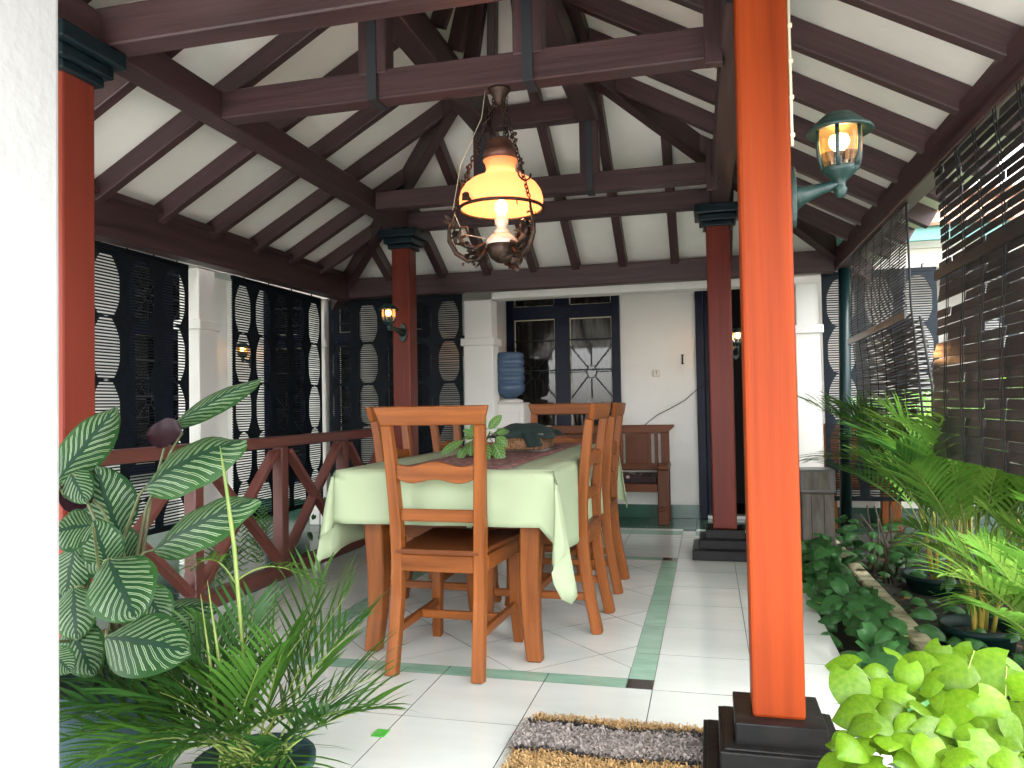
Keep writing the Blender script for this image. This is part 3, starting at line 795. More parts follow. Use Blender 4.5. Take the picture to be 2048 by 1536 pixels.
# ================================================================ painted blinds with bottle shaped openings
def painted_blind(label, a0, a1, z0, z1, const, axis, ncol, phase=0.0, mirror=False):
    loc = (const, (a0 + a1) / 2, z0) if axis == 'y' else ((a0 + a1) / 2, const, z0)
    t = thing('slatted_blind', label, 'blind', loc, 0, 'navy slatted blinds between the white columns')
    def PT(a, d, z): return Vector((const + d, a, z)) if axis == 'y' else Vector((a, const - d, z))
    pitch = .0182; n = int((z1 - z0) / pitch)
    s = MB()
    for i in range(n):
        z = z0 + (i + .5) * pitch + rnd.uniform(-.0012, .0012)
        p, q_ = PT(a0, 0, z + rnd.uniform(-.001, .001)), PT(a1, 0, z + rnd.uniform(-.001, .001))
        s.beam(p, q_, .006, .0088)
    obj('slat', s, M['blind'], t, kind='stuff')
    # solid wavy bands: everything that is not an opening
    cw = (a1 - a0) / ncol; ph = .36; nz = int((z1 - z0) / .012)
    def half(z):
        f = ((z1 - z - .06 + phase) / ph) % 1.0
        e_ = abs(2 * f - 1)
        if (z1 - z) < .05 or (z - z0) < .03: return 0
        if f > .945: return 0
        return cw * .37 * (1 - max(0, e_ - .30) ** 1.5 * .95)
    zs = [z0 + (z1 - z0) * i / nz for i in range(nz + 1)]
    for c in range(ncol + 1):
        b = MB()
        L0 = a0 if c == 0 else None; L1 = a1 if c == ncol else None
        for z in zs:
            hh = half(z)
            l = a0 if c == 0 else a0 + (c - .5) * cw + max(hh, .0)
            r = a1 if c == ncol else a0 + (c + .5) * cw - max(hh, .0)
            for d in (.0035, .0065):
                b.v += [PT(l, d, z), PT(r, d, z)]
        for i in range(nz):
            k = 4 * i
            b.face((k, k + 1, k + 5, k + 4)); b.face((k + 2, k + 6, k + 7, k + 3)); b.face((k, k + 4, k + 6, k + 2)); b.face((k + 1, k + 3, k + 7, k + 5))
        obj('woven_band', b, M['blind'], t)
    hd = MB(); hd.beam(PT(a0, .001, z1 - .01), PT(a1, .001, z1 - .01), .018, .03)
    obj('head_rail', hd, M['blind'], t, .002)
    bt = MB(); bt.beam(PT(a0, .001, z0 + .01), PT(a1, .001, z0 + .01), .016, .028)
    obj('bottom_rail', bt, M['blind'], t, .002)
    for f in (.12, .37, .63, .88):
        a = a0 + (a1 - a0) * f
        obj('hook', MB().tube([PT(a, .0, z1 + .004), PT(a, .0, z1 + .03), PT(a + .012, .0, z1 + .036)], .005, 6), M['cord'], t)
    return t
painted_blind('navy slatted blind nearest the striped plant, left of the first white column', 3.50, 4.36, .30, 2.0, -3.30, 'y', 3)
painted_blind('navy slatted blind between the two white columns of the left veranda', 4.84, 6.15, .22, 2.01, -3.30, 'y', 5)
painted_blind('navy slatted blind on the corner behind the left chairs', -3.29, -2.03, .25, 2.005, 6.285, 'x', 5, .02)
painted_blind('navy slatted blind at the right beyond the palms', .86, 1.66, .28, 2.01, 6.285, 'x', 3, .0)
painted_blind('navy slatted blind behind the big dark bamboo blind', 1.90, 2.9, .28, 2.01, 6.285, 'x', 4, .0)
painted_blind('navy slatted blind behind the left red post', 2.3, 3.28, .30, 2.0, -3.30, 'y', 4)

# ================================================================ bamboo blinds under the right eaves
def rod_blind():
    t = thing('rod_blind', 'narrow blind of thin dark rods hanging under the right eaves', 'blind', (.955, 4.86, .80))
    y0, y1 = 4.10, 5.62
    n = 78
    me = None
    for i in range(n):
        z = 2.06 - i * (2.06 - .80) / n
        fold = z < 1.44
        sag = .045 * max(0, (1.44 - z) / .64) if fold else 0
        d = .012 * math.sin(z * 7) + (.02 if fold else 0)
        pts = [(.955 + d, y0 - .0 - .03 * (1 - z / 2), z + .02 - sag * .2 + rnd.uniform(-.0015, .0015)), (.955 + d + rnd.uniform(-.002, .002), 4.86, z - sag * .3), (.955 + d, y1 + .10 * max(0, 1.44 - z), z + rnd.uniform(-.0015, .0015) + sag * .2)]
        obj('rod', MB().tube(pts, 0.0043 if not fold else .0062, 6), M['bamboodark'], t)
    # second, folded-up layer behind the lower half
    for i in range(24):
        z = 1.42 - i * .026
        x = 1.00 + .035 * math.sin((1.42 - z) / .64 * math.pi * .9)
        obj('rod', MB().tube([(x, y0 - .07, z + rnd.uniform(-.002, .002)), (x, y1 + .06, z + rnd.uniform(-.003, .003))], .0055, 6), M['bamboodark'], t)
    obj('batten', MB().beam((.935, y0 - .02, 1.452), (.935, y1 + .02, 1.432), .012, .042), M['bamboo'], t, .002)
    obj('head_rail', MB().span(.945, .975, y0 - .01, y1 + .01, 2.052, 2.08), M['bamboodark'], t, .002)
    for k in range(7):
        y = y0 + .10 + k * (y1 - y0 - .2) / 6
        obj('cord', MB().tube([(.948 + .012 * math.sin(z * 7), y + .004 * math.sin(z * 30 + k), z) for z in [2.06 - q_ * .063 for q_ in range(21)]], .0022, 5), M['cord'], t)
    obj('edge_rope', MB().tube([(.96, y0 + .004, 2.05), (.965, y0 - .01, 1.5), (1.0, y0 - .045, .86), (1.015, y0 - .05, .80), (1.03, y0 - .07, .83), (1.03, y0 - .075, 1.1), (.99, y0 - .06, 1.44)], .006, 6), M['cord'], t)
rod_blind()

def slat_blind():
    t = thing('bamboo_blind', 'large dark bamboo blind of broken wide slats nearest the camera at right', 'blind', (.945, 3.0, .8))
    y0, y1 = 2.36, 3.56
    n = 36; top, bot = 2.03, .80
    pitch = (top - bot) / n
    cords = [y0 + .06 + k * .205 for k in range(6)]
    for i in range(n):
        z = top - (i + .5) * pitch
        f = i / n
        x = .945 + .02 * math.sin(f * 5) + (.05 * (f - .6) if f > .6 else 0)
        yl, yr = y0, y1 + (.05 if f > .33 else 0) + .16 * max(0, f - .45) + rnd.uniform(-.006, .006)
        if i == n // 3 + 1:
            obj('batten', MB().beam((x - .012, y0, z), (x - .012, yr, z - .004), .014, .044), M['bamboo'], t, .003); continue
        segs = [yl] + [c + rnd.uniform(-.012, .012) for c in cords if rnd.random() < .55] + [yr]
        segs = [s_ for s_ in segs if yl <= s_ <= yr]
        slack = 0
        for a, b_ in zip(segs[:-1], segs[1:]):
            if b_ - a < .03: continue
            if .38 < f < .62 and rnd.random() < .07: continue          # broken out
            gap = .0015 if f > .36 else .0035
            hh = pitch - (-.0006 if f > .36 else .0050) - rnd.uniform(0, .0012)
            tilt = rnd.uniform(.03, .07) if f > .36 else rnd.uniform(-.02, .02); dx = rnd.uniform(-.004, .004); dz = rnd.uniform(-.0012, .0012) if f > .3 else rnd.uniform(-.001, .001)
            mrot = Matrix.Rotation(tilt * 3, 3, 'Y') @ Matrix.Rotation(rnd.uniform(-.012, .012), 3, 'X')
            obj('slat', MB().box((x + dx, (a + b_) / 2, z + dz), (.005, b_ - a - 2 * gap, hh), mrot), M['bamboo'], t, .0015)
    for c in cords:
        for s_ in (-.012, .012):
            obj('cord', MB().tube([(.937 + .02 * math.sin(q_ / 18 * 5) + (.05 * (q_ / 18 - .6) if q_ / 18 > .6 else 0) - .004, c + s_ + .004 * math.sin(q_ * 1.9), top - q_ / 18 * (top - bot)) for q_ in range(19)], .0022, 5), M['cord'], t)
    obj('head_rail', MB().span(.93, .965, y0, y1, 2.032, 2.06), M['bamboo'], t, .002)
    obj('bottom_roll', MB().tube([(.99, y0, .79), (.99, 2.8, .80), (.99, y1 + .12, .855)], .018, 8), M['bamboodark'], t)
slat_blind()

# ================================================================ dining table, cloth and chairs
tb = thing('dining_table', 'long teak dining table under the pale green cloth', 'table', (-1.065, 3.97, 0))
TX0, TX1, TY0, TY1, TZ = -1.53, -.60, 2.98, 4.97, .778
obj('tabletop', MB().span(TX0, TX1, TY0, TY1, TZ - .03, TZ), M['teak'], tb, .006)
obj('apron', MB().span(TX0 + .07, TX1 - .07, TY0 + .08, TY0 + .105, TZ - .14, TZ - .031).span(TX0 + .07, TX1 - .07, TY1 - .105, TY1 - .08, TZ - .14, TZ - .031).span(TX0 + .07, TX0 + .095, TY0 + .106, TY1 - .106, TZ - .14, TZ - .031).span(TX1 - .095, TX1 - .07, TY0 + .106, TY1 - .106, TZ - .14, TZ - .031), M['teak'], tb, .003)
for sx in (-1, 1):
    for sy in (-1, 1):
        x = -1.065 + sx * .345; y = (TY0 + TY1) / 2 + sy * .865
        o_ = lambda d: x + sx * d
        obj('leg', MB().sweep([(o_(.012), y + sy * .02, .001), (o_(-.004), y + sy * .004, .16), (o_(-.008), y, .34), (o_(.002), y, .55), (o_(.006), y, TZ - .032)], [(.064, .064), (.070, .070), (.078, .078), (.085, .085), (.086, .086)], (1, 0, 0)), M['teak'], tb, .006)

def tablecloth():
    b = MB(); z = TZ + .006
    x0, x1, y0, y1 = TX0 - .004, TX1 + .004, TY0 - .004, TY1 + .004
    per = []                                           # (top point, outward dir, kind)
    nx, ny, nc = 16, 30, 15
    def edge(pa, pb, d, n):
        for i in range(n): per.append((Vector(pa).lerp(Vector(pb), i / n), Vector(d), 0, i / n))
    def corner(p, d0, d1):
        for i in range(nc):
            a = i / nc; dd = Vector(d0) * math.cos(a * math.pi / 2) + Vector(d1) * math.sin(a * math.pi / 2)
            per.append((Vector(p), dd, 1, a))
    edge((x0, y0, z), (x1, y0, z), (0, -1, 0), nx); corner((x1, y0, z), (0, -1, 0), (1, 0, 0))
    edge((x1, y0, z), (x1, y1, z), (1, 0, 0), ny); corner((x1, y1, z), (1, 0, 0), (0, 1, 0))
    edge((x1, y1, z), (x0, y1, z), (0, 1, 0), nx); corner((x0, y1, z), (0, 1, 0), (-1, 0, 0))
    edge((x0, y1, z), (x0, y0, z), (-1, 0, 0), ny); corner((x0, y0, z), (-1, 0, 0), (0, -1, 0))
    m = len(per); rows = 9
    de, ds = .228, .35                                 # overhang at the ends and at the sides
    cseq = 0
    for i, (p, d, kind, a) in enumerate(per):
        if kind == 0:
            L = de if abs(d.y) > .5 else ds
            fold = .006 * math.sin(i * 1.1) + (.012 * math.sin(i * .9) if abs(d.x) > .5 else 0)
            near = 0
            out = .012; tip = 0
            # the skirt lifts a little towards the corners
        else:
            c_, s_ = math.cos(a * math.pi / 2), math.sin(a * math.pi / 2)
            front = abs(d.y)
            sidey = abs(d.x)
            L = min(de / max(front, .02), ds / max(sidey, .02))
            out = .012 + .085 * math.sin(math.pi * a) ** 2 * 1.0
            fold = .055 * math.sin(a * 2 * math.pi * 1.5) * math.sin(math.pi * a)
        for k in range(rows + 1):
            f = k / rows
            if k == 0: b.v.append(p.copy()); continue
            L_ = L * ((1.28 if (p.x > -1 and p.y < 4) else 1.06) if kind == 1 else 1.0)
            drop = L_ * f
            o_ = out * f ** .8 + fold * f ** 1.3
            tang = Vector((-d.y, d.x, 0))
            q_ = p + d * (.006 + o_) + tang * ((fold * .9 * f) if kind == 1 else 0)
            q_.z = z - drop * .985 + .004
            if k == 1 and kind == 0: q_.z = z - drop * .9
            b.v.append(q_)
    for i in range(m):
        j = (i + 1) % m
        for k in range(rows):
            A, B_, C_, D_ = i * (rows + 1) + k, j * (rows + 1) + k, j * (rows + 1) + k + 1, i * (rows + 1) + k + 1
            if k == 0 and per[i][2] == 1 and per[j][0] == per[i][0]: b.face((A, C_, D_), None, True)
            else: b.face((A, D_, C_, B_), None, True)
    # top sheet with faint wrinkles
    base = len(b.v); NX, NY = 10, 20
    for i in range(NX + 1):
        for j in range(NY + 1):
            b.v.append(Vector((x0 + (x1 - x0) * i / NX, y0 + (y1 - y0) * j / NY, z + (.0015 * math.sin(i * 2.1 + j * .7) if 0 < i < NX and 0 < j < NY else 0))))
    for i in range(NX):
        for j in range(NY):
            k = base + i * (NY + 1) + j
            b.face((k, k + NY + 1, k + NY + 2, k + 1), None, True)
    o = obj('tablecloth', b, M['cloth'])
    sd = o.modifiers.new('solid', 'SOLIDIFY'); sd.thickness = .0018
    tag(o, 'pale green tablecloth draped over the dining table with hanging corners', 'tablecloth')
tablecloth()
rn = MB(); NX, NY = 8, 40
for i in range(NX + 1):
    for j in range(NY + 1):
        rn.v.append(Vector((-1.295 + .50 * i / NX, 3.03 + 1.92 * j / NY, TZ + .0105 + .0008 * math.sin(i * 1.7 + j * .9))))
for i in range(NX):
    for j in range(NY):
        k = i * (NY + 1) + j; rn.face((k, k + NY + 1, k + NY + 2, k + 1), None, True)
tag(obj('table_runner', rn, M['runner'], solid=.002), 'red brown patterned runner along the middle of the green cloth', 'table runner')

def make_chair(label):
    t = thing('dining_chair', label, 'chair', (0, 0, 0), 0, 'teak dining chairs round the table')
    TK = M['teak']
    kw = dict(local=True)
    for sx in (-1, 1):
        obj('rear_leg', MB().sweep([(sx * .178, -.30, .001), (sx * .174, -.272, .14), (sx * .172, -.246, .30), (sx * .172, -.236, .44), (sx * .175, -.238, .58), (sx * .182, -.254, .75), (sx * .190, -.272, .90), (sx * .194, -.284, .976)], [(.046, .05), (.046, .048), (.046, .048), (.046, .05), (.046, .048), (.044, .044), (.042, .04), (.042, .038)], (1, 0, 0)), TK, t, .004, **kw)
        obj('front_leg', MB().sweep([(sx * .192, .232, .001), (sx * .186, .216, .10), (sx * .182, .210, .22), (sx * .184, .212, .40)], [(.04, .042), (.04, .042), (.044, .046), (.05, .05)], (1, 0, 0)), TK, t, .004, **kw)
        obj('side_stretcher', MB().beam((sx * .174, -.245, .165), (sx * .182, .19, .165), .022, .034), TK, t, .003, **kw)
        obj('seat_rail', MB().beam((sx * .186, -.215, .433), (sx * .196, .19, .433), .022, .062), TK, t, .003, **kw)
    obj('cross_stretcher', MB().beam((-.170, .0, .165), (.170, .0, .165), .022, .034, (0, 0, 1)), TK, t, .003, **kw)
    obj('seat_rail', MB().span(-.149, .149, -.262, -.238, .40, .464), TK, t, .003, **kw)
    obj('seat_rail', MB().span(-.158, .158, .205, .228, .40, .464), TK, t, .003, **kw)
    obj('seat', MB().prism([(-.178, -.262), (.178, -.262), (.222, .262), (-.222, .262)], (0, 0, .4755), (1, 0, 0), (0, 1, 0), (0, 0, 1), .022), M['teakdark'], t, .006, 2, **kw)
    # crest rail: a flared board; wavy splat; plain slat
    obj('crest_rail', MB().prism([(-.214, .972), (.214, .972), (.237, 1.046), (-.237, 1.046)], (0, -.2905, 0), (1, 0, 0), (0, -.16, .987), (0, -.987, -.16), .026), TK, t, .006, 2, **kw).location = (0, .152, .016)
    top = [(-.165 + .33 * i / 24, .822 + .010 * math.sin(i / 24 * 3 * math.pi + math.pi) * 1.0 - .006 * (1 if i in (0, 24) else 0)) for i in range(25)]
    bot = [(-.163 + .326 * i / 24, .752 - .009 * math.sin(i / 24 * 3 * math.pi) + .012 * abs(2 * i / 24 - 1) ** 3) for i in range(25)]
    obj('wavy_rail', MB().prism(bot + top[::-1], (0, -.258, 0), (1, 0, 0), (0, 0, 1), (0, -1, 0), .02), TK, t, .002, **kw)
    obj('slat_rail', MB().span(-.156, .156, -.250, -.232, .594, .642), TK, t, .003, **kw)
    return t
c0 = make_chair('teak dining chair at the near end of the table with its back to the camera')
c0.location = (-1.035, 3.11, 0); c0.rotation_euler = (0, 0, R(-1.5))
dup(c0, (-.805, 3.70, 0), R(88), 'teak dining chair on the right side of the table, nearer the camera')
dup(c0, (-.80, 4.44, 0), R(90), 'teak dining chair on the right side of the table, farther from the camera')
dup(c0, (-1.345, 3.78, 0), R(-90), 'teak dining chair on the left side of the table, nearer the camera')
dup(c0, (-1.33, 4.58, 0), R(-92), 'teak dining chair on the left side of the table, farther from the camera')
dup(c0, (-.955, 4.815, 0), R(180), 'teak dining chair at the far end of the table facing the camera')

# ================================================================ leaves and fronds
def leaf_mesh(name, m, L=1.0, W=.5, curl=.5, cup=.12, shape='oval', nu=6, nv=10, wave=.0, fold=0.0):
    b = MB()
    def prof(v):
        if shape == 'oval': return math.sin(math.pi * min(1, v * .96 + .04)) ** .62 * (1 - .15 * v)
        if shape == 'heart': return (math.sin(math.pi * (v * .965 + .035) ** .66) ** .72) * (1.0 - .10 * v)
        if shape == 'lance': return math.sin(math.pi * min(1, v * .97 + .03)) ** .8
    y = z = 0.0; ang = curl * .35
    pos = []
    for j in range(nv + 1):
        pos.append((y, z, ang)); ang -= curl / nv
        y += math.cos(ang) * L / nv; z += math.sin(ang) * L / nv
    for j in range(nv + 1):
        v = j / nv; y, z, ang = pos[j]; w = max(prof(v), .012) * W / 2
        for i in range(nu + 1):
            u = 2 * i / nu - 1
            back = -(.22 * W * (abs(u) ** 1.5) if (shape == 'heart' and v < .25) else 0) * (1 - v / .25 if v < .25 else 0)
            dz = -cup * W * (u * u) + fold * W * abs(u) + wave * W * math.sin(v * 14 + u * 2) * abs(u)
            b.v.append(Vector((u * w, y + back - math.sin(ang) * dz, z + math.cos(ang) * dz)))
    for j in range(nv):
        for i in range(nu):
            k = j * (nu + 1) + i
            b.face((k, k + 1, k + nu + 2, k + nu + 1), [(i / nu, j / nv), ((i + 1) / nu, j / nv), ((i + 1) / nu, (j + 1) / nv), (i / nu, (j + 1) / nv)], True)
    return b.mesh(name, m)
def place_leaf(me, base, tip, nrm, parent, sx=1.0, name='leaf', ref=1.0):
    """put a unit leaf (length ref along +Y) so that it runs from base to tip with its face towards nrm"""
    base = Vector(base); t = Vector(tip) - base; L = t.length; t.normalize()
    nrm = Vector(nrm); sd = t.cross(nrm)
    if sd.length < 1e-3: sd = t.cross(Vector((.3, .5, .8)))
    sd.normalize(); n2 = sd.cross(t).normalized()
    o = bpy.data.objects.new(name, me); col.objects.link(o); o.parent = parent
    s = L / ref
    mw = Matrix(((sd.x * sx, t.x * s, n2.x * s, base.x), (sd.y * sx, t.y * s, n2.y * s, base.y), (sd.z * sx, t.z * s, n2.z * s, base.z), (0, 0, 0, 1)))
    org = origin_of(parent)
    mw.translation = base - org
    o.matrix_local = mw
    return o
# --- the pinstriped plant in the left foreground
cal = thing('striped_plant', 'tall plant with big white pinstriped leaves in front of the left post', 'potted plant', (-1.62, 1.78, .0))
CAL = [
 (-1.519,1.820,0.837, -1.267,1.900,0.988, 0.155, (.1,-.75,.6)), (-1.474,1.800,0.670, -1.161,1.780,0.825, 0.120, (.2,-.8,.55)),
 (-1.749,1.750,0.856, -1.636,1.850,1.068, 0.108, (.6,-.7,.3)), (-1.628,1.850,0.701, -1.669,1.800,0.898, 0.131, (.3,-.9,.3)),
 (-1.530,1.700,0.663, -1.385,1.620,0.540, 0.160, (.15,-.75,.6)), (-1.450,1.600,0.494, -1.207,1.580,0.489, 0.145, (.05,-.75,.65)),
 (-1.634,1.900,0.610, -1.675,1.850,0.726, 0.102, (.2,-.9,.3)), (-1.489,1.600,0.768, -1.574,1.550,0.760, 0.109, (.1,-.8,.6)),
 (-1.673,1.800,0.803, -1.749,1.750,0.829, 0.087, (-.3,.8,-.5)), (-1.531,1.950,1.006, -1.303,2.050,1.151, 0.060, (.3,-.6,.2)),
 (-1.698,2.000,0.406, -1.467,2.050,0.478, 0.122, (.1,-.6,.8)), (-1.654,1.700,0.492, -1.537,1.650,0.376, 0.103, (.3,-.8,.5)),
 (-1.686,1.750,0.680, -1.693,1.720,0.544, 0.101, (.3,-.9,.3)), (-1.698,1.780,0.736, -1.597,1.750,0.608, 0.089, (.4,-.8,.4)),
 (-1.470,1.915,0.985, -1.575,1.900,0.975, 0.085, (-.1,.9,-.5)), (-1.618,1.600,0.453, -1.554,1.600,0.401, 0.063, (.2,-.8,.5)),
 (-1.673,1.900,0.370, -1.530,1.850,0.318, 0.087, (.2,-.7,.7)), (-1.76,1.80,.62, -1.72,1.72,.50, .10, (.3,-.9,.3)), (-1.78,1.86,.78, -1.70,1.80,.70, .09, (.3,-.9,.3)),
 (-1.60, 1.78, .62, -1.62, 1.74, .76, .10, (.4,-.8,.3)), (-1.66, 1.72, .58, -1.60, 1.66, .46, .11, (.2,-.8,.5)), (-1.72, 1.66, .44, -1.66, 1.60, .33, .10, (.3,-.8,.5)), (-1.56, 1.86, .56, -1.47, 1.84, .45, .09, (.2,-.8,.5)), (-1.60, 1.95, .44, -1.44, 1.98, .36, .11, (.1,-.7,.7)), (-1.74, 1.78, .90, -1.66, 1.76, .80, .08, (.3,-.8,.4)),
]
cal_pot = (-1.60, 1.80, .30)
for i, (bx_, by_, bz_, tx_, ty_, tz_, w, nr) in enumerate(CAL):
    me = leaf_mesh('leaf', M['calathea'], 1.0, 1.0, rnd.uniform(.25, .7), rnd.uniform(.05, .14), 'oval', 8, 14, rnd.uniform(.0, .02))
    place_leaf(me, (bx_, by_, bz_), (tx_, ty_, tz_), nr, cal, w * 1.22)
    b0 = Vector(cal_pot) + Vector((rnd.uniform(-.06, .06), rnd.uniform(-.05, .08), 0)); b1 = Vector((bx_, by_, bz_))
    mid = b0.lerp(b1, .6) + Vector(((b1.x - b0.x) * -.25, 0, .06))
    obj('stem', MB().tube([b0, b0.lerp(mid, .5) + Vector((0, 0, .03)), mid, b1.lerp(mid, .25) + Vector((0, 0, .015)), b1], [.0055, .005, .0045, .004, .0035], 6), M['darkstem'], cal)
obj('pot', MB().lathe([(.13, .0), (.155, .22), (.172, .30), (.178, .30), (.178, .325), (.165, .325), (.160, .30), (.0, .295)], (-1.60, 1.80, -.005), 24), M['tealpot'], cal)

def frond(base, tip, sag, ll, n, m, parent, wleaf=.014, stalk=.25, rach=.0035, droop=.35, twist=None, name='frond', rm=None, seed=0, vshape=.55, acute=.62):
    """a feather palm leaf: curved rachis with two rows of bent leaflets, one mesh"""
    rg = random.Random(seed * 13 + 5)
    base = Vector(base); tip = Vector(tip); b = MB()
    L = (tip - base).length
    N = 22; pts = []
    for i in range(N + 1):
        f = i / N
        p = base.lerp(tip, f) + Vector((0, 0, sag * L * 4 * f * (1 - f) * (1 - .25 * f)))
        pts.append(p)
    b.tube(pts, [rach * (1.25 - f / N) for f in range(N + 1)], 5, mi=1)
    def at_(f):
        k = min(N - 1, int(f * N)); a = f * N - k
        return pts[k].lerp(pts[k + 1], a), (pts[k + 1] - pts[k]).normalized()
    side0 = None
    for i in range(n):
        f = stalk + (1 - stalk) * (i + .5) / n
        p, t = at_(f)
        sd = t.cross(Vector((0, 0, 1)))
        if sd.length < .15: sd = t.cross(Vector(twist or (0, 1, 0)))
        sd.normalize()
        if twist is not None: sd = (sd + Vector(twist) * .5); sd = (sd - t * sd.dot(t)).normalized()
        upn = sd.cross(t).normalized()
        s_ = math.sin(math.pi * (.12 + .82 * (i + .5) / n)) ** .6
        for sg in (-1, 1):
            l_ = ll * s_ * rg.uniform(.85, 1.1); w = wleaf * (.7 + .3 * s_)
            fwdm = acute + .55 * (i / n)
            d = (sd * sg + t * fwdm + upn * vshape * rg.uniform(.6, 1.1)).normalized()
            wn = d.cross(upn); wn = (wn if wn.length > .05 else t).normalized()
            wn = (wn + upn * rg.uniform(-.4, .4)).normalized()
            k = len(b.v); q_ = p.copy(); dd = d.copy()
            K = 4
            for j in range(K + 1):
                g_ = j / K
                ww = w * (.45, 1.0, .92, .6, .04)[j]
                b.v += [q_ - wn * ww / 2, q_ + wn * ww / 2]
                q_ = q_ + dd * (l_ / K); dd = (dd + Vector((0, 0, -droop / K * rg.uniform(.7, 1.4)))).normalized()
            for j in range(K):
                b.face((k + 2 * j, k + 2 * j + 1, k + 2 * j + 3, k + 2 * j + 2), None, True)
    return obj(name, b, [m, rm or M['stem']], parent)

# --- the young palm at the lower left
yp = thing('young_palm', 'young feather palm in a teal pot at the lower left corner', 'potted plant', (-1.13, 1.74, 0))
ypb = Vector((-1.13, 1.74, .16))
FR = [((-.80, 1.72, .40), .10, .17), ((-.86, 1.80, .50), .10, .18), ((-.93, 1.86, .56), .08, .18), ((-1.02, 1.90, .60), .06, .17), ((-.95, 1.60, .28), .14, .15), ((-.88, 1.55, .22), .16, .14),
      ((-1.38, 1.62, .32), .16, .15), ((-1.45, 1.70, .40), .14, .16), ((-1.22, 1.55, .26), .18, .14), ((-1.32, 1.85, .45), .10, .16), ((-1.08, 1.52, .30), .16, .14), ((-1.50, 1.58, .26), .15, .14), ((-1.02, 1.70, .47), .07, .15), ((-1.20, 1.86, .52), .06, .15), ((-1.28, 1.58, .38), .10, .14), ((-.98, 1.95, .44), .09, .15), ((-1.55, 1.55, .34), .12, .15), ((-1.12, 1.46, .18), .2, .12), ((-1.36, 1.48, .2), .2, .13), ((-.84, 1.66, .34), .14, .16), ((-.97, 1.78, .52), .08, .18), ((-1.10, 1.80, .50), .05, .16), ((-1.30, 1.72, .44), .10, .16), ((-1.42, 1.80, .34), .14, .16), ((-.92, 1.70, .30), .18, .15), ((-1.52, 1.66, .36), .12, .16), ((-1.18, 1.62, .40), .08, .14), ((-1.62, 1.50, .22), .20, .15), ((-1.66, 1.58, .30), .16, .15), ((-1.48, 1.46, .20), .22, .14), ((-1.26, 1.42, .20), .22, .14), ((-.98, 1.50, .20), .20, .14), ((-.92, 1.58, .36), .12, .15), ((-1.04, 1.62, .44), .08, .15), ((-1.40, 1.56, .38), .12, .15), ((-1.56, 1.62, .28), .2, .15), ((-1.34, 1.44, .28), .18, .14), ((-1.16, 1.42, .30), .16, .13), ((-.80, 1.80, .30), .14, .15)]
for i, (tp, sg, ll) in enumerate(FR):
    b0 = ypb + Vector((rnd.uniform(-.07, .07), rnd.uniform(-.06, .06), rnd.uniform(-.02, .02)))
    frond(b0, tp, sg, ll * 1.3, 11, M['palmdark'] if i % 3 == 1 else M['palm'], yp, .0115, .25, .003, .38, None, seed=i, vshape=.55, acute=1.15)
obj('spear', MB().tube([(-1.150, 1.75, .16), (-1.165, 1.75, .40), (-1.195, 1.755, .70), (-1.222, 1.76, .86), (-1.238, 1.76, .955)], [.0055, .0050, .0055, .0045, .0008], 6), M['stem'], yp)
for (x, y, z0_, x1_, z1_) in ((-1.16, 1.70, .16, -1.235, .62), (-1.19, 1.70, .16, -1.255, .585)):
    obj('spear', MB().tube([(x, y, z0_), (x * .5 + x1_ * .5, y, (z0_ + z1_) / 2), (x1_, y, z1_)], [.004, .0055, .0006], 6), M['stem'], yp)
for i, (tp, sg) in enumerate((((-1.36, 1.80, .62), .30), ((-1.00, 1.84, .58), .25))):
    frond((-1.20, 1.765, .60), tp, sg, .10, 9, M['palm'], yp, .009, .3, .002, 1.0, None, seed=40 + i)
obj('pot', MB().lathe([(.11, 0), (.13, .10), (.142, .155), (.15, .155), (.15, .175), (.138, .175), (.13, .16), (0, .15)], (-1.13, 1.74, -.005), 24), M['tealpot'], yp)

# --- lime pothos in the right foreground
po = thing('lime_pothos', 'lime green heart leaved pothos in the lower right corner', 'potted plant', (.46, 1.62, 0))
POTH = [(0.266,1.819,0.468,0.049),(0.386,1.849,0.491,0.045),(0.275,1.745,0.434,0.067),(0.267,1.692,0.412,0.067),(0.350,1.732,0.435,0.048),(0.341,1.689,0.417,0.058),(0.321,1.618,0.392,0.048),(0.328,1.760,0.445,0.045),(0.413,1.824,0.480,0.054),(0.471,1.801,0.473,0.078),(0.391,1.781,0.458,0.049),(0.446,1.740,0.445,0.047),(0.441,1.710,0.433,0.074),(0.397,1.649,0.408,0.049),(0.359,1.618,0.395,0.048),(0.444,1.659,0.415,0.056),(0.427,1.588,0.393,0.079),(0.379,1.577,0.386,0.050),(0.532,1.786,0.471,0.080),(0.592,1.806,0.484,0.052),(0.588,1.745,0.458,0.054),(0.525,1.689,0.432,0.064),(0.483,1.674,0.424,0.049),(0.459,1.618,0.404,0.047),(0.516,1.633,0.414,0.055),(0.478,1.577,0.395,0.056),(0.545,1.643,0.419,0.044),(0.503,1.567,0.395,0.045),(0.358,1.659,0.408,0.042),(0.249,1.603,0.381,0.056),(0.289,1.649,0.399,0.042),(0.316,1.659,0.404,0.038),(0.458,1.837,0.489,0.046),(0.517,1.832,0.491,0.050),(0.570,1.826,0.492,0.049),(0.293,1.704,0.419,0.044),(0.398,1.704,0.428,0.047),(0.570,1.694,0.438,0.045),(0.274,1.659,0.401,0.042),(0.331,1.801,0.464,0.038),(0.421,1.765,0.454,0.048)]
pm = [leaf_mesh('leaf', M['pothos'], 1.0, .86, .15 + .2 * k, .05 + .02 * k, 'heart', 8, 12, .004 * (k % 3), .03 * (k % 2)) for k in range(6)]
core = Vector((.47, 1.68, .30))
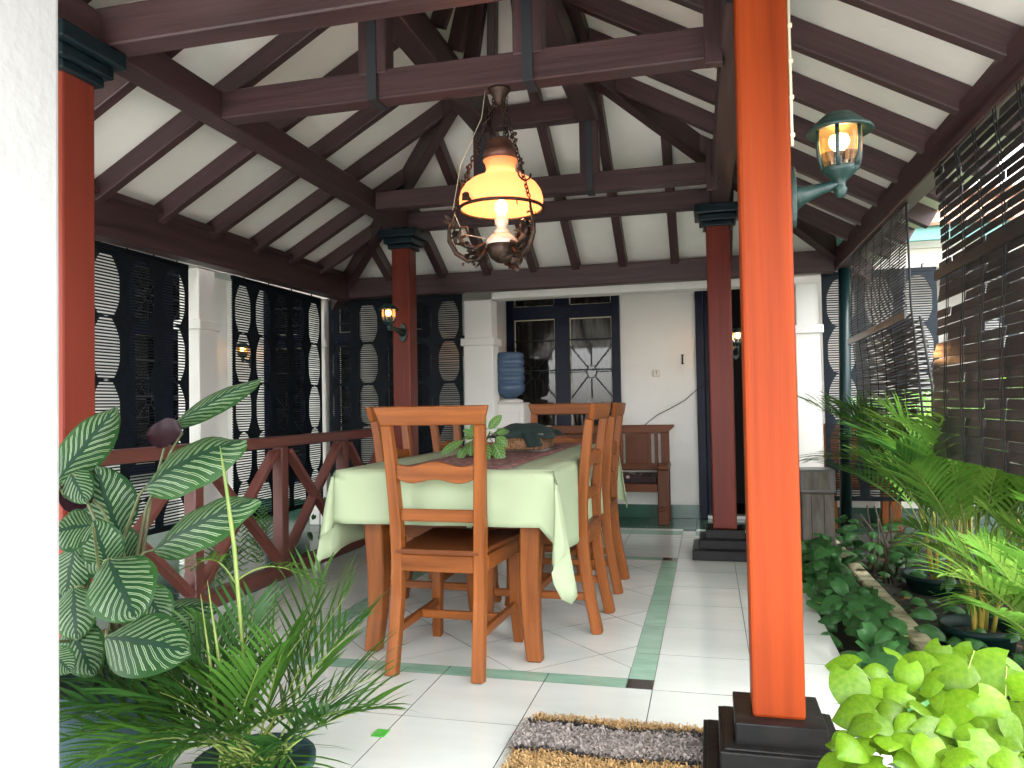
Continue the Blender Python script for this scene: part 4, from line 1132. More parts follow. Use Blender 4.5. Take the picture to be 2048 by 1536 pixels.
lst = [(x, y, z, w * 1.22) for (x, y, z, w) in POTH] + [(rnd.uniform(.30, .72), rnd.uniform(1.5, 1.9), rnd.uniform(.24, .42), rnd.uniform(.045, .066)) for _ in range(85)] + [(rnd.uniform(.22, .30), rnd.uniform(1.6, 1.8), rnd.uniform(.22, .38), rnd.uniform(.04, .055)) for _ in range(12)]
for i, (x, y, z, w) in enumerate(lst):
    c = Vector((x, y, z)); away = (c - core); away.z = 0
    d = (away.normalized() * .5 + Vector((rnd.uniform(-.8, .6), rnd.uniform(-.7, .3), rnd.uniform(-.7, .25)))).normalized()
    nr = (Vector((0, -.55, .75)) + Vector((rnd.uniform(-.35, .35), rnd.uniform(-.3, .3), rnd.uniform(-.3, .3)))).normalized()
    base = c - d * w * .55; tip = c + d * w * .6
    place_leaf(pm[i % 6], base, tip, nr, po, w * 1.2)
    if i < 41 and i % 3 == 0:
        b0 = core + Vector((rnd.uniform(-.1, .12), rnd.uniform(-.08, .1), -.08))
        mid = b0.lerp(base, .55) + Vector((0, 0, .015))
        obj('stem', MB().tube([b0, mid, base], [.0024, .002, .0015], 5), M['stem'], po)
obj('pot', MB().lathe([(.12, -.10), (.17, .20), (.18, .24), (.17, .24), (.0, .22)], (.50, 1.70, 0), 20), M['clay'], po)

# --- dark pothos trailing along the planting bed
iv = thing('trailing_pothos', 'dark green trailing pothos spilling along the edge of the tiled floor', 'plant', (.68, 3.9, -.12))
im = [leaf_mesh('leaf', M['ivy'], 1.0, .8, .3 + .3 * k, .08 + .03 * k, 'heart', 4, 7, .015 * (k % 2)) for k in range(5)]
for i in range(298):
    f = rnd.random() ** .9
    y = 2.3 + 3.5 * f
    x = rnd.uniform(.49, .81)
    z = -.04 + .13 * math.sin(math.pi * (x - .48) / .36) * rnd.uniform(.4, 1.15) + .03 * math.sin(y * 5)
    w = rnd.uniform(.065, .12)
    d = Vector((rnd.uniform(-1, .8), rnd.uniform(-1, .7), rnd.uniform(-.6, .2))).normalized()
    nr = (Vector((-.2, -.35, .9)) + Vector((rnd.uniform(-.5, .5), rnd.uniform(-.5, .4), 0))).normalized()
    c = Vector((x, y, z))
    place_leaf(im[i % 5], c - d * w * .5, c + d * w * .6, nr, iv, w * rnd.uniform(1.0, 1.3))
for i in range(26):
    y = 2.4 + i * .125; x = rnd.uniform(.55, .8)
    obj('stem', MB().tube([(x, y, -.12), (x + rnd.uniform(-.05, .05), y - .05, .0), (x + rnd.uniform(-.1, .1), y - .14, .03)], .0035, 5), M['stem'], iv)
kb = MB()
for k in range(9):
    y0 = 1.9 + k * .5
    kb.span(.835, .93, y0, y0 + .494, -.4, -.012 + rnd.uniform(-.004, .004))
obj('planter_kerb', kb, M['concrete'], kind='structure', bevel=.01, label='mossy concrete kerb of the planting bed').location = (0, 0, 0)

lf = thing('broadleaf_clump', 'dark broad leaved clump in the shade at the back of the planting bed', 'plant', (1.0, 5.7, -.12))
for i in range(60):
    a = rnd.uniform(0, 6.28); r_ = rnd.uniform(.03, .34)
    c = Vector((1.02 + r_ * math.cos(a) * .9, 5.55 + r_ * math.sin(a) * 1.3, -.10 + rnd.uniform(.02, .34)))
    d = Vector((math.cos(a), math.sin(a), rnd.uniform(-.5, .5))).normalized() * rnd.uniform(.08, .15)
    place_leaf(im[i % 5], c, c + d, (rnd.uniform(-.3, .3), -.5, .8), lf, rnd.uniform(.06, .11))
for i in range(14):
    x = 1.0 + rnd.uniform(-.15, .2); y = 5.5 + rnd.uniform(-.25, .3)
    obj('stem', MB().tube([(x, y, -.12), (x + rnd.uniform(-.08, .08), y - .05, .1), (x + rnd.uniform(-.18, .22), y - .1, rnd.uniform(.2, .42))], .005, 5), M['brownstem'], lf)
sg_ = thing('shade_plants', 'low dark green leafy growth between the palm pots', 'plant', (1.5, 4.0, -.12))
for i in range(230):
    x = rnd.uniform(.96, 2.3); y = rnd.uniform(2.5, 6.1)
    c = Vector((x, y, -.11 + rnd.uniform(.0, .13)))
    a = rnd.uniform(0, 6.28); d = Vector((math.cos(a), math.sin(a), rnd.uniform(-.3, .5))).normalized() * rnd.uniform(.08, .15)
    place_leaf(im[i % 5], c, c + d, (rnd.uniform(-.4, .2), -.5, .8), sg_, rnd.uniform(.06, .11))
ll_ = MB()
for i in range(1600):
    x = rnd.uniform(.93, 2.4); y = rnd.uniform(2.2, 6.2); a = rnd.uniform(0, 6.28); w = rnd.uniform(.012, .03)
    p = Vector((x, y, -.115 + rnd.uniform(0, .03))); d = Vector((math.cos(a), math.sin(a), rnd.uniform(-.2, .5))) * w * 2; sd = Vector((-math.sin(a), math.cos(a), rnd.uniform(-.4, .4))) * w * .6
    k = len(ll_.v); ll_.v += [p, p + d * .5 + sd, p + d, p + d * .5 - sd]; ll_.face((k, k + 1, k + 2, k + 3), None, False, 0 if rnd.random() < .25 else 1)
o = obj('leaf_litter', ll_, [M['drygrass'], M['ivy']], kind='stuff', label='dry and green fallen leaves on the garden soil'); o['category'] = 'leaf litter'
# --- areca palms in the garden
def areca(label, x, y, z, nf, hgt, spread, mm, seed, cane_h=.55, lean=(0, 0), ll=.24, pot=None, wl=.017):
    rg = random.Random(seed)
    t = thing('areca_palm', label, 'palm', (x, y, z), 0, 'feather palms in the garden bed')
    for k in range(6):
        a = rg.uniform(0, 6.28); r0 = rg.uniform(.01, .06)
        p0 = Vector((x + r0 * math.cos(a), y + r0 * math.sin(a), z)); p1 = p0 + Vector((math.cos(a) * .07, math.sin(a) * .07, cane_h * rg.uniform(.8, 1.2)))
        obj('cane', MB().tube([p0, p0.lerp(p1, .5) + Vector((.008, 0, 0)), p1], [.011, .009, .006], 6), M['cane'], t)
    for i in range(nf):
        a = 2 * math.pi * (i + rg.uniform(-.3, .3)) / nf * 1.618 * 2
        st = Vector((x + .05 * math.cos(a), y + .05 * math.sin(a), z + cane_h * rg.uniform(.45, 1.0)))
        rr_ = spread * rg.uniform(.5, 1.05); hh = hgt * rg.uniform(.62, 1.05)
        tip = Vector((x + lean[0] + rr_ * math.cos(a), y + lean[1] + rr_ * math.sin(a), z + hh))
        frond(st, tip, rg.uniform(.10, .24), ll * rg.uniform(1.0, 1.35), 15, mm[i % len(mm)], t, wl, .36, .0045, .55, None, seed=seed * 50 + i, rm=M['stem'], vshape=.45, acute=.9)
    if pot:
        obj('pot', MB().lathe([(pot * .75, -.10), (pot * .92, .07), (pot * 1.0, .075), (pot * 1.0, .105), (pot * .90, .105), (pot * .88, .05)], (x, y, z), 22, cap=False), M['greenpot'], t)
        obj('potting_soil', MB().lathe([(pot * .885, .05), (pot * .5, .065), (0, .07)], (x, y, z), 16), M['soil'], t)
    return t
PP = [M['areca'], M['arecalight'], M['arecalight'], M['areca'], M['arecadark']]
pl0 = areca('bushy feather palm with yellow canes just behind the mossy kerb', 1.20, 4.05, -.12, 30, 1.06, .60, PP, 1, .45, (.02, 0), .26, .17)
areca('feather palm under the narrow rod blind beside the green pipe', 1.32, 5.15, -.12, 30, 1.10, .66, [M['arecadark'], M['areca'], M['areca']], 2, .5, (-.05, 0), .28, .2)
areca('tall feather palm at the right edge below the big bamboo blind', 1.75, 3.75, -.12, 32, 1.16, .72, PP, 3, .6, (0, 0), .30, .2)
areca('low feather palm in a black bag in front of the tall palm', 1.22, 3.05, -.12, 26, .62, .50, [M['arecalight'], M['areca']], 4, .2, (.05, -.05), .20, None)
areca('feather palm at the back of the garden by the white wall', 2.3, 4.7, -.12, 30, 1.25, .8, PP, 5, .6, (0, 0), .30, None)
areca('feather palm close to the far slatted blind', 1.62, 5.75, -.12, 22, 1.05, .6, [M['areca'], M['arecadark']], 6, .5, (0, 0), .28, None)
areca('slender feather palm between the two garden pots', 1.55, 4.5, -.12, 26, 1.12, .6, [M['arecalight'], M['areca'], M['arecalight']], 7, .5, (0, 0), .28, None)
areca('pale upright feather palm in front at the garden edge', 1.50, 3.35, -.12, 22, .92, .48, [M['arecalight'], M['areca']], 8, .3, (0, 0), .24, None)
big = thing('arching_palm', 'large palm whose light green frond arches in front of the bamboo blind', 'palm', (2.0, 2.75, -.12))
for k in range(4):
    obj('cane', MB().tube([(2.0 + k * .03, 2.75 + .03 * (k % 2), -.12), (1.98 + k * .03, 2.75, .5), (1.9 + .05 * k, 2.78, .8)], [.016, .013, .009], 7), M['cane'], big)
frond((1.9, 2.78, .78), (.99, 3.42, .86), .17, .34, 24, M['arecalight'], big, .014, .22, .006, .9, None, seed=301)
frond((1.95, 2.75, .70), (1.25, 2.9, .75), .25, .30, 20, M['areca'], big, .02, .25, .005, .6, None, seed=302)
frond((2.0, 2.78, .70), (2.3, 3.4, 1.2), .15, .34, 20, M['areca'], big, .022, .25, .005, .6, None, seed=303)
frond((1.95, 2.75, .55), (1.35, 2.6, .45), .2, .28, 18, M['arecalight'], big, .02, .25, .005, .6, None, seed=304)
for i_, (bx_, by_, tp_) in enumerate(((1.30, 3.75, (.98, 3.45, .22)), (1.35, 3.70, (1.05, 3.15, .30)), (1.40, 3.75, (1.30, 3.20, .40)), (1.28, 4.45, (.98, 4.25, .30)), (1.30, 4.5, (1.02, 4.75, .34)))):
    frond((bx_, by_, .05), tp_, .22, .22, 15, M['arecalight'] if i_ % 2 else M['areca'], pl0, .015, .3, .004, .6, None, seed=700 + i_, rm=M['stem'], vshape=.45, acute=.9)
pbg = obj('grow_bag', MB().lathe([(.11, -.12), (.125, .0), (.12, .08), (.128, .10), (.115, .10), (0, .07)], (1.22, 3.05, -.12), 14), M['polybag'])
tag(pbg, 'black plastic grow bag holding the low feather palm', 'grow bag')

# --- small plants at the railing foot
sm = thing('fern_clump', 'small feathery clump growing at the foot of the railing', 'plant', (-2.68, 3.75, -.05))
for i in range(12):
    a = rnd.uniform(0, 6.28); rr_ = rnd.uniform(.1, .28)
    frond((-2.68, 3.75 + .2 * (i % 3), -.05), (-2.68 + rr_ * .5 * math.cos(a), 3.75 + .2 * (i % 3) + rr_ * math.sin(a), .10 + rnd.uniform(.1, .35)), .12, .10, 10, M['palmdark'] if i % 2 else M['palm'], sm, .009, .25, .002, .5, seed=400 + i)
sv = thing('trailing_vine', 'thin dark vine with a few leaves beside the corner column', 'plant', (-2.66, 4.9, -.05))
vp = [(-2.66, 4.9, -.05), (-2.67, 4.93, .15), (-2.64, 4.88, .30), (-2.66, 4.93, .42)]
obj('stem', MB().tube(vp, .004, 5), M['brownstem'], sv)
for i in range(12):
    c = Vector((-2.66 + rnd.uniform(-.06, .06), 4.9 + rnd.uniform(-.1, .1), rnd.uniform(.0, .42)))
    place_leaf(im[i % 5], c, c + Vector((rnd.uniform(-.04, .05), rnd.uniform(-.05, .04), -.05)), (.5, -.7, .4), sv, .045)
gc = thing('creeping_plant', 'low dark leafy creeper along the soil strip under the railing', 'plant', (-2.66, 3.2, -.05))
for i in range(70):
    c = Vector((rnd.uniform(-2.80, -2.57), rnd.uniform(2.5, 6.2), rnd.uniform(-.04, .06)))
    d = Vector((rnd.uniform(-1, 1), rnd.uniform(-1, 1), rnd.uniform(-.3, .5))).normalized() * rnd.uniform(.05, .09)
    place_leaf(im[i % 5], c, c + d, (.3, -.4, .9), gc, rnd.uniform(.04, .07))

# ================================================================ on the table
pt = thing('table_plant', 'small veined leafy plant in a clay pot on the table', 'potted plant', (-1.10, 3.72, TZ + .013))
zt = TZ + .013
obj('pot', MB().lathe([(.060, .0), (.085, .012), (.098, .04), (.092, .062), (.085, .066), (.078, .058), (0, .055)], (-1.10, 3.72, zt), 22), M['clay'], pt)
tm = [leaf_mesh('leaf', M['tableleaf'], 1.0, .55, .5 + .3 * k, .08, 'oval', 6, 9, .012, .05) for k in range(4)]
TL = [((-1.20, 3.68, .87), (-1.30, 3.62, .815), .05), ((-1.17, 3.66, .84), (-1.20, 3.60, .765 + .02), .05), ((-1.08, 3.62, .86), (-1.03, 3.52, .785), .075), ((-1.03, 3.65, .86), (-.96, 3.56, .79), .07), ((-1.07, 3.72, .93), (-1.01, 3.74, 1.00), .048), ((-1.10, 3.70, .93), (-1.105, 3.70, 1.02), .05), ((-1.15, 3.68, .87), (-1.13, 3.58, .815), .055), ((-1.02, 3.68, .89), (-.955, 3.64, .85), .05), ((-1.14, 3.72, .90), (-1.17, 3.75, .965), .045), ((-1.09, 3.66, .88), (-1.07, 3.56, .85), .06), ((-1.05, 3.78, .90), (-.99, 3.84, .93), .05), ((-1.17, 3.76, .88), (-1.25, 3.82, .90), .05), ((-1.12, 3.64, .90), (-1.16, 3.58, .93), .045)]
for i, (a, b_, w) in enumerate(TL):
    place_leaf(tm[i % 4], a, b_, (0.05, -.7, .55) if i not in (4, 5, 8) else (0, -.9, .2), pt, w * 2.0)
    obj('stem', MB().tube([(-1.10 + rnd.uniform(-.03, .03), 3.72 + rnd.uniform(-.03, .03), zt + .05), (Vector(a) + Vector((-1.10, 3.72, zt + .1))) / 2 + Vector((0, 0, .02)), a], [.0035, .003, .0025], 5), M['brownstem'] if i % 2 else M['stem'], pt)

bk = thing('rattan_basket', 'rectangular woven rattan basket on the table behind the plant', 'basket', (-1.00, 4.22, TZ + .013))
bb = MB(); z0 = TZ + .013
bx0, bx1, by0, by1 = -1.14, -.875, 4.07, 4.40
for (a, b_, c, d) in ((bx0, bx1, by0, by0 + .012), (bx0, bx1, by1 - .012, by1), (bx0, bx0 + .012, by0 + .012, by1 - .012), (bx1 - .012, bx1, by0 + .012, by1 - .012)): bb.span(a, b_, c, d, z0 + .012, z0 + .092)
bb.span(bx0 + .01, bx1 - .01, by0 + .01, by1 - .01, z0 + .010, z0 + .016)
obj('basket_side', bb, M['basket'], bk, .003)
rm_ = MB()
for zz in (z0 + .006, z0 + .094):
    rm_.tube([(bx0 - .004, by0 - .004, zz), (bx1 + .004, by0 - .004, zz), (bx1 + .004, by1 + .004, zz), (bx0 - .004, by1 + .004, zz)], .006, 6, closed=True)
obj('rim', rm_, M['binwood'], bk)
dc = MB(); NX = NY = 14                              # the dark cloth heaped over the basket, one corner hanging out
for i in range(NX + 1):
    for j in range(NY + 1):
        u, v = i / NX, j / NY
        x = -1.185 + .36 * u; y = 4.05 + .40 * v
        hz = .125 * (math.sin(math.pi * u) * math.sin(math.pi * v)) ** .45 + .006 * math.sin(u * 17 + v * 5)
        dc.v.append(Vector((x + .01 * math.sin(v * 9), y, z0 + .074 + hz * .62)))
for i in range(NX):
    for j in range(NY):
        k = i * (NY + 1) + j; dc.face((k, k + NY + 1, k + NY + 2, k + 1), None, True)
k0 = len(dc.v)
for i in range(6):
    for j in range(8):
        u, v = i / 5, j / 7
        dc.v.append(Vector((-.985 + .085 * u + .035 * v, 4.075 - .022 - .004 * math.sin(u * 9) - .006 * v, z0 + .105 - .082 * v + .01 * u)))
for i in range(5):
    for j in range(7):
        k = k0 + i * 8 + j; dc.face((k, k + 8, k + 9, k + 1), None, True)
tag(obj('folded_cloth', dc, M['darkcloth'], solid=.003), 'dark green cloth heaped over the rattan basket', 'cloth')

# ================================================================ hanging lamp
lp = thing('hanging_lamp', 'antique oil style lamp with glowing opal shade hanging on chains', 'lamp', (-.82, 3.09, 1.64))
LX, LY = -.82, 3.09
def lz(p): return [(r, z) for r, z in p]
obj('shade', MB().lathe([(.168, 1.868), (.175, 1.888), (.175, 1.912), (.167, 1.940), (.150, 1.966), (.122, 1.988), (.088, 2.003), (.066, 2.014), (.060, 2.034), (.064, 2.055), (.074, 2.070), (.072, 2.071), (.062, 2.056), (.057, 2.034), (.063, 2.011), (.086, 1.999), (.120, 1.984), (.147, 1.962), (.164, 1.937), (.172, 1.910), (.172, 1.888), (.165, 1.868)], (LX, LY, 0), 36, cap=False), M['shade'], lp)
obj('rim_band', MB().tube([(LX + .176 * math.cos(a), LY + .176 * math.sin(a), 1.866) for a in [2 * math.pi * k / 36 for k in range(36)]], .007, 6, closed=True), M['brass'], lp)
obj('chimney_cap', MB().lathe([(.070, 2.072), (.071, 2.10), (.066, 2.115), (.058, 2.118), (.060, 2.132), (.048, 2.140), (.050, 2.150), (.030, 2.165), (0, 2.167)], (LX, LY, 0), 24), M['copper'], lp)
obj('bulb', MB().sphere((LX, LY, 1.872), .026, 14, 10, 0, 1.25), M['bulb'], lp)
obj('burner', MB().lathe([(.030, 1.760), (.032, 1.775), (.022, 1.782), (.020, 1.795), (.028, 1.802), (.030, 1.825), (.022, 1.838), (.015, 1.848), (0, 1.85)], (LX, LY, 0), 18), M['porcelain'], lp)
obj('reservoir', MB().lathe([(0, 1.645), (.02, 1.648), (.045, 1.665), (.058, 1.69), (.060, 1.712), (.064, 1.722), (.066, 1.735), (.050, 1.752), (.035, 1.762), (0, 1.763)], (LX, LY, 0), 22), [M['porcelain']], lp)
obj('reservoir_cup', MB().lathe([(0, 1.640), (.022, 1.643), (.048, 1.662), (.0605, 1.69), (.0625, 1.713), (.061, 1.716)], (LX, LY, 0), 22, cap=False), M['brass'], lp, solid=.002)
angs = [R(200), R(320), R(80)]
for ai, a in enumerate(angs):
    ca, sa = math.cos(a), math.sin(a)
    def Q_(r, z): return Vector((LX + r * 1.12 * ca, LY + r * 1.12 * sa, z))
    sc = MB()
    sc.tube([Q_(.055, 1.70), Q_(.09, 1.655), Q_(.13, 1.65), Q_(.17, 1.68), Q_(.195, 1.73), Q_(.195, 1.78), Q_(.18, 1.83), Q_(.175, 1.868)], [.009, .010, .011, .011, .010, .008, .006, .005], 7)
    sc.tube([Q_(.06, 1.72), Q_(.10, 1.70), Q_(.14, 1.715), Q_(.16, 1.75), Q_(.15, 1.79), Q_(.13, 1.79), Q_(.125, 1.765), Q_(.14, 1.757)], [.008, .010, .010, .009, .007, .006, .005, .004], 6)
    for f in range(44):                                  # leafy casting along the scroll
        g_ = f / 43; r_ = .07 + .125 * g_ + rnd.uniform(-.018, .012); z_ = 1.655 + .17 * g_ ** 2 + rnd.uniform(-.02, .02)
        c = Q_(r_, z_); d = Vector((rnd.uniform(-1, 1), rnd.uniform(-1, 1), rnd.uniform(-1, .6))).normalized()
        n_ = Vector((rnd.uniform(-1, 1), rnd.uniform(-1, 1), rnd.uniform(-1, 1))); s_ = d.cross(n_).normalized()
        k = len(sc.v); w = .010
        sc.v += [c - s_ * w, c + s_ * w, c + d * .022 + s_ * w * .8 + n_ * .003, c + d * .022 - s_ * w * .8 + n_ * .003, c + d * .040]
        sc.face((k, k + 1, k + 2, k + 3)); sc.face((k + 3, k + 2, k + 4))
    for f in range(4):
        sc.sphere(Q_(.085 + .02 * f, 1.645 - .010 * (f % 2)), .007, 8, 6)
    obj('scroll_arm', sc, M['brass'], lp)
    ch = MB()
    top = Vector((LX + .02 * ca, LY + .02 * sa, 2.335)); bot = Q_(.172, 1.875)
    n = 26
    for i in range(n):
        p = bot.lerp(top, (i + .5) / n); t_ = (top - bot).normalized()
        s1 = t_.cross(Vector((-sa, ca, 0.01))).normalized() if i % 2 else t_.cross(Vector((ca, sa, .01))).normalized()
        h_ = (top - bot).length / n * .68
        ch.tube([p + t_ * h_ * math.cos(k * math.pi / 4) + s1 * .0075 * math.sin(k * math.pi / 4) for k in range(8)], .003, 4, closed=True)
    for f in (.30, .55):
        p = bot.lerp(top, f)
        for k in range(5):
            ch.sphere(p + Vector((rnd.uniform(-.010, .010), rnd.uniform(-.010, .010), (k - 2) * .013)), .0085, 7, 5)
    # bow shaped hanger
    hb = bot.lerp(top, .16)
    ch.tube([hb + Vector((-sa * .032 * math.cos(k), ca * .032 * math.cos(k), .03 - .03 * math.sin(k))) for k in [math.pi * q_ / 8 for q_ in range(9)]], .004, 6)
    obj('chain', ch, M['brass'], lp)
for k in range(3):
    cch = MB()
    x = LX + (.012, -.02, .03)[k]; y = LY + (.02, -.01, .01)[k]
    for i in range(11):
        z = 2.17 + i * .0185
        cch.tube([(x + (.004 * math.cos(q_) if i % 2 else 0), y + (0 if i % 2 else .004 * math.cos(q_)), z + .010 * math.sin(q_)) for q_ in [math.pi * w_ / 3 for w_ in range(6)]], .002, 4, closed=True)
    obj('chain', cch, M['brass'], lp)
obj('ceiling_rose', MB().lathe([(.010, 2.30), (.022, 2.315), (.030, 2.345), (.045, 2.364), (.048, 2.3735), (0, 2.374)], (LX, LY, 0), 18), M['brass'], lp)
obj('wire', MB().tube([(LX - .055, LY - .02, 2.372), (LX - .07, LY - .03, 2.25), (LX - .16, LY - .05, 2.05), (LX - .19, LY - .07, 1.86), (LX - .15, LY - .06, 1.76), (LX - .06, LY - .03, 1.74)], .0014, 5), M['ivory'], lp)
obj('moth_ornament', MB().prism([(-.022, 0), (.024, 0), (.020, .014), (.012, .020), (.004, .034), (-.010, .038), (-.022, .030)], (LX - .10, LY - .152, 1.873), (1, .25, 0), (0, .2, 1), (.2, -1, .1), .003), M['brass'], lp)
def lamp_light(name, loc, e, c, r, parent):
    d = bpy.data.lights.new(name, 'POINT'); d.energy = e; d.color = c; d.shadow_soft_size = r
    o = bpy.data.objects.new(name, d); col.objects.link(o); o.parent = parent; o.location = Vector(loc) - origin_of(parent)
    return o
lamp_light('lamp_light', (LX, LY, 1.915), .28, (1, .70, .42), .012, lp)

# ================================================================ wall lanterns
def lantern(label, cx, cy, cz, wallx=None, wally=None, lit='bulb', e=.5, s=1.0, grp='coach lanterns with lit bulbs'):
    """cz: middle of the glass; the arm reaches back to wallx (a face normal to x) or wally"""
    t = thing('wall_lantern', label, 'wall lamp', (cx, cy, cz - .10 * s), 0, grp)
    G = M['lampgreen']
    o = Vector((cx, cy, cz))
    def pr(p): return [(r * s, z * s) for r, z in p]
    obj('roof_cap', MB().lathe(pr([(.0, .088), (.030, .086), (.045, .074), (.060, .060), (.074, .050), (.078, .044), (.074, .040), (.056, .046), (0, .048)]), o, 24), G, t)
    obj('cup', MB().lathe(pr([(0, -.115), (.010, -.112), (.016, -.095), (.011, -.085), (.014, -.075), (.022, -.068), (.036, -.055), (.044, -.044), (.040, -.042), (0, -.05)]), o, 20), G, t)
    for k in range(6):
        a = R(60 * k + 17); ca, sa = math.cos(a), math.sin(a)
        obj('rib', MB().tube([o + Vector((ca * r * s, sa * r * s, z * s)) for r, z in ((.042, -.046), (.050, -.02), (.053, .015), (.052, .046))], .0048 * s, 6), G, t)
    gls = obj('glass', MB().lathe(pr([(.041, -.044), (.046, -.026), (.0485, -.012)]), o, 24, cap=False), M['smoky'], t)
    obj('amber_glass', MB().lathe(pr([(.0485, -.012), (.051, .015), (.050, .045)]), o, 24, cap=False), M['amber'], gls)
    obj('bulb', MB().lathe(pr([(0, -.002), (.012, .0), (.022, .012), (.024, .022), (.020, .034), (0, .042)]), o, 14), M[lit], t)
    obj('lamp_holder', MB().lathe(pr([(.012, -.05), (.014, -.035), (.012, -.004), (0, -.003)]), o, 10), M['brass'], t)
    ar = MB(); j = o + Vector((0, 0, -.080 * s))
    if wallx is not None: w_ = Vector((wallx, cy, cz - .105 * s)); ax_ = Vector((1 if cx > wallx else -1, 0, 0))
    else: w_ = Vector((cx, wally, cz - .105 * s)); ax_ = Vector((0, 1 if cy > wally else -1, 0))
    d = (j - w_).length
    ar.tube([w_ + ax_ * .012, w_ + ax_ * (d * .3) + Vector((0, 0, .006)), w_ + ax_ * (d * .65) + Vector((0, 0, .016 * s)), j], [.034 * s, .020 * s, .013 * s, .010 * s], 10)
    obj('arm', ar, G, t)
    pl = MB(); sdv = Vector((0, 1, 0)) if wallx is not None else Vector((1, 0, 0))
    pts = [(math.cos(2 * math.pi * k / 20) * .034 * s, math.sin(2 * math.pi * k / 20) * .075 * s) for k in range(20)]
    pl.prism(pts, w_ + ax_ * .008, sdv, (0, 0, 1), ax_, .016)
    obj('back_plate', pl, G, t, .003)
    if e: lamp_light('lamp_light', o + Vector((0, 0, .02 * s)), e, (1, .62, .3), .02, t)
    return t
lantern('green coach lantern with a lit bulb on the front orange post', .368, 2.275, 1.738, wallx=.2345, e=.10, s=1.16)
lantern('small amber coach lantern in front of the corner blind', -2.20, 5.10, 1.70, wally=5.368, e=.35, s=.95)
lantern('coach lantern on the back wall behind the second blind', -4.60, 6.93, 1.64, wally=7.098, e=4, s=1.0)
lantern('bright white lantern beside the dark doorway', .245, 6.62, 1.57, wally=7.068, lit='bulbwhite', e=3, s=.9)
lantern('coach lantern on the back wall behind the corner blind', -2.22, 6.92, 1.62, wally=7.098, e=4, s=1.0)

# conduit with clips up the right side of the front post
cd = thing('conduit', 'ivory cable conduit clipped to the side of the front post', 'conduit', (.238, 2.26, 1.7))
obj('cable', MB().tube([(.2395, 2.222, 1.745), (.2395, 2.220, 1.9), (.2395, 2.224, 2.05), (.2395, 2.222, 2.23)], .0045, 6), M['ivory'], cd)
for z in (1.775, 1.88, 1.98, 2.08, 2.18):
    obj('clip', MB().span(.2345, .2475, 2.216, 2.229, z - .006, z + .006), M['ivory'], cd, .002)

# ================================================================ at the back wall
wd = thing('water_dispenser', 'white water dispenser standing in front of the back window', 'water dispenser', (-1.66, 6.55, 0))
obj('cabinet', MB().span(-1.83, -1.53, 6.40, 6.71, .02, 1.065), M['plasticwhite'], wd, .028, 3)
obj('collar', MB().lathe([(.12, 1.06), (.115, 1.085), (.06, 1.10)], (-1.69, 6.55, 0), 24), M['plasticwhite'], wd)
obj('tap_panel', MB().span(-1.79, -1.57, 6.392, 6.399, .72, .98), M['plasticwhite'], wd, .002)
pr = [(.035, 1.095), (.055, 1.115), (.105, 1.135), (.128, 1.165)]
for k in range(4):
    z = 1.185 + k * .072
    pr += [(.133, z), (.134, z + .040), (.126, z + .046), (.126, z + .064)]
pr += [(.133, 1.470), (.125, 1.492), (.10, 1.505), (0, 1.507)]
wb = obj('water_bottle', MB().lathe(pr, (-1.69, 6.55, 0), 28), M['bottle'])
tag(wb, 'blue ribbed water bottle upside down on the dispenser', 'water bottle')

bn = thing('wooden_bench', 'carved wooden bench with patterned cushion against the back wall', 'bench', (-.80, 6.80, 0))
TD = M['teakdark']; by_b = 7.0
bxr, bxl = -.345, -1.35
for x in (bxr, bxl):
    s_ = 1
    obj('front_leg', MB().span(x - .09, x, 6.66, 6.74, .001, .47).lathe([(.05, .11), (.054, .12), (.05, .13)], (x - .045, 6.70, 0), 12).lathe([(.05, .14), (.054, .15), (.05, .16)], (x - .045, 6.70, 0), 12), TD, bn, .006)
    obj('rear_post', MB().span(x - .075, x, 6.97, 7.03, .001, .80), TD, bn, .004)
    obj('armrest', MB().span(x - .085, x + .01, 6.64, 7.0, .47, .51), TD, bn, .01, 2)
obj('crest', MB().prism([(bxl - .06, .845), (bxl - .06, .815), (bxl - .02, .77), (bxr + .01 - .03, .77), (bxr + .045, .825), (bxr + .045, .845)], (0, 6.99, 0), (1, 0, 0), (0, 0, 1), (0, 1, 0), .05), TD, bn, .005)
obj('back_rail', MB().span(bxl, bxr - .076, 6.98, 7.02, .44, .50), TD, bn, .004)
for k in range(3):
    x1 = bxr - .16 - k * .31
    p_ = obj('back_panel', MB().span(x1 - .23, x1, 6.985, 7.005, .50, .765), TD, bn, .003)
    obj('carving', MB().span(x1 - .205, x1 - .025, 6.976, 6.984, .53, .74), M['teakdark'], p_, .012, 2)
    if k < 2: obj('back_slat', MB().span(x1 + .03, x1 + .06, 6.985, 7.01, .50, .765), TD, bn, .003)
obj('seat_frame', MB().span(bxl + .001, bxr - .091, 6.67, 6.99, .28, .35), TD, bn, .004)
obj('cushion', MB().span(bxl + .01, bxr - .10, 6.655, 6.97, .352, .425), M['cushion'], bn, .02, 3)
b2 = thing('wooden_chair', 'orange brown wooden chair behind the slatted blind at the right', 'chair', (1.15, 6.85, 0))
obj('back_panel', MB().span(.90, 1.45, 7.0, 7.03, .35, .84), M['teak'], b2, .004)
obj('seat', MB().span(.90, 1.45, 6.62, 7.0, .33, .38), M['teak'], b2, .006)
for x in (.90, 1.37):
    obj('leg', MB().span(x, x + .08, 6.62, 6.69, .001, .33), M['teak'], b2, .004); obj('leg', MB().span(x, x + .08, 6.93, 7.0, .001, .33), M['teak'], b2, .004)
    obj('armrest', MB().span(x - .01, x + .09, 6.62, 7.0, .52, .56).span(x + .01, x + .07, 6.64, 6.70, .38, .52), M['teak'], b2, .004)

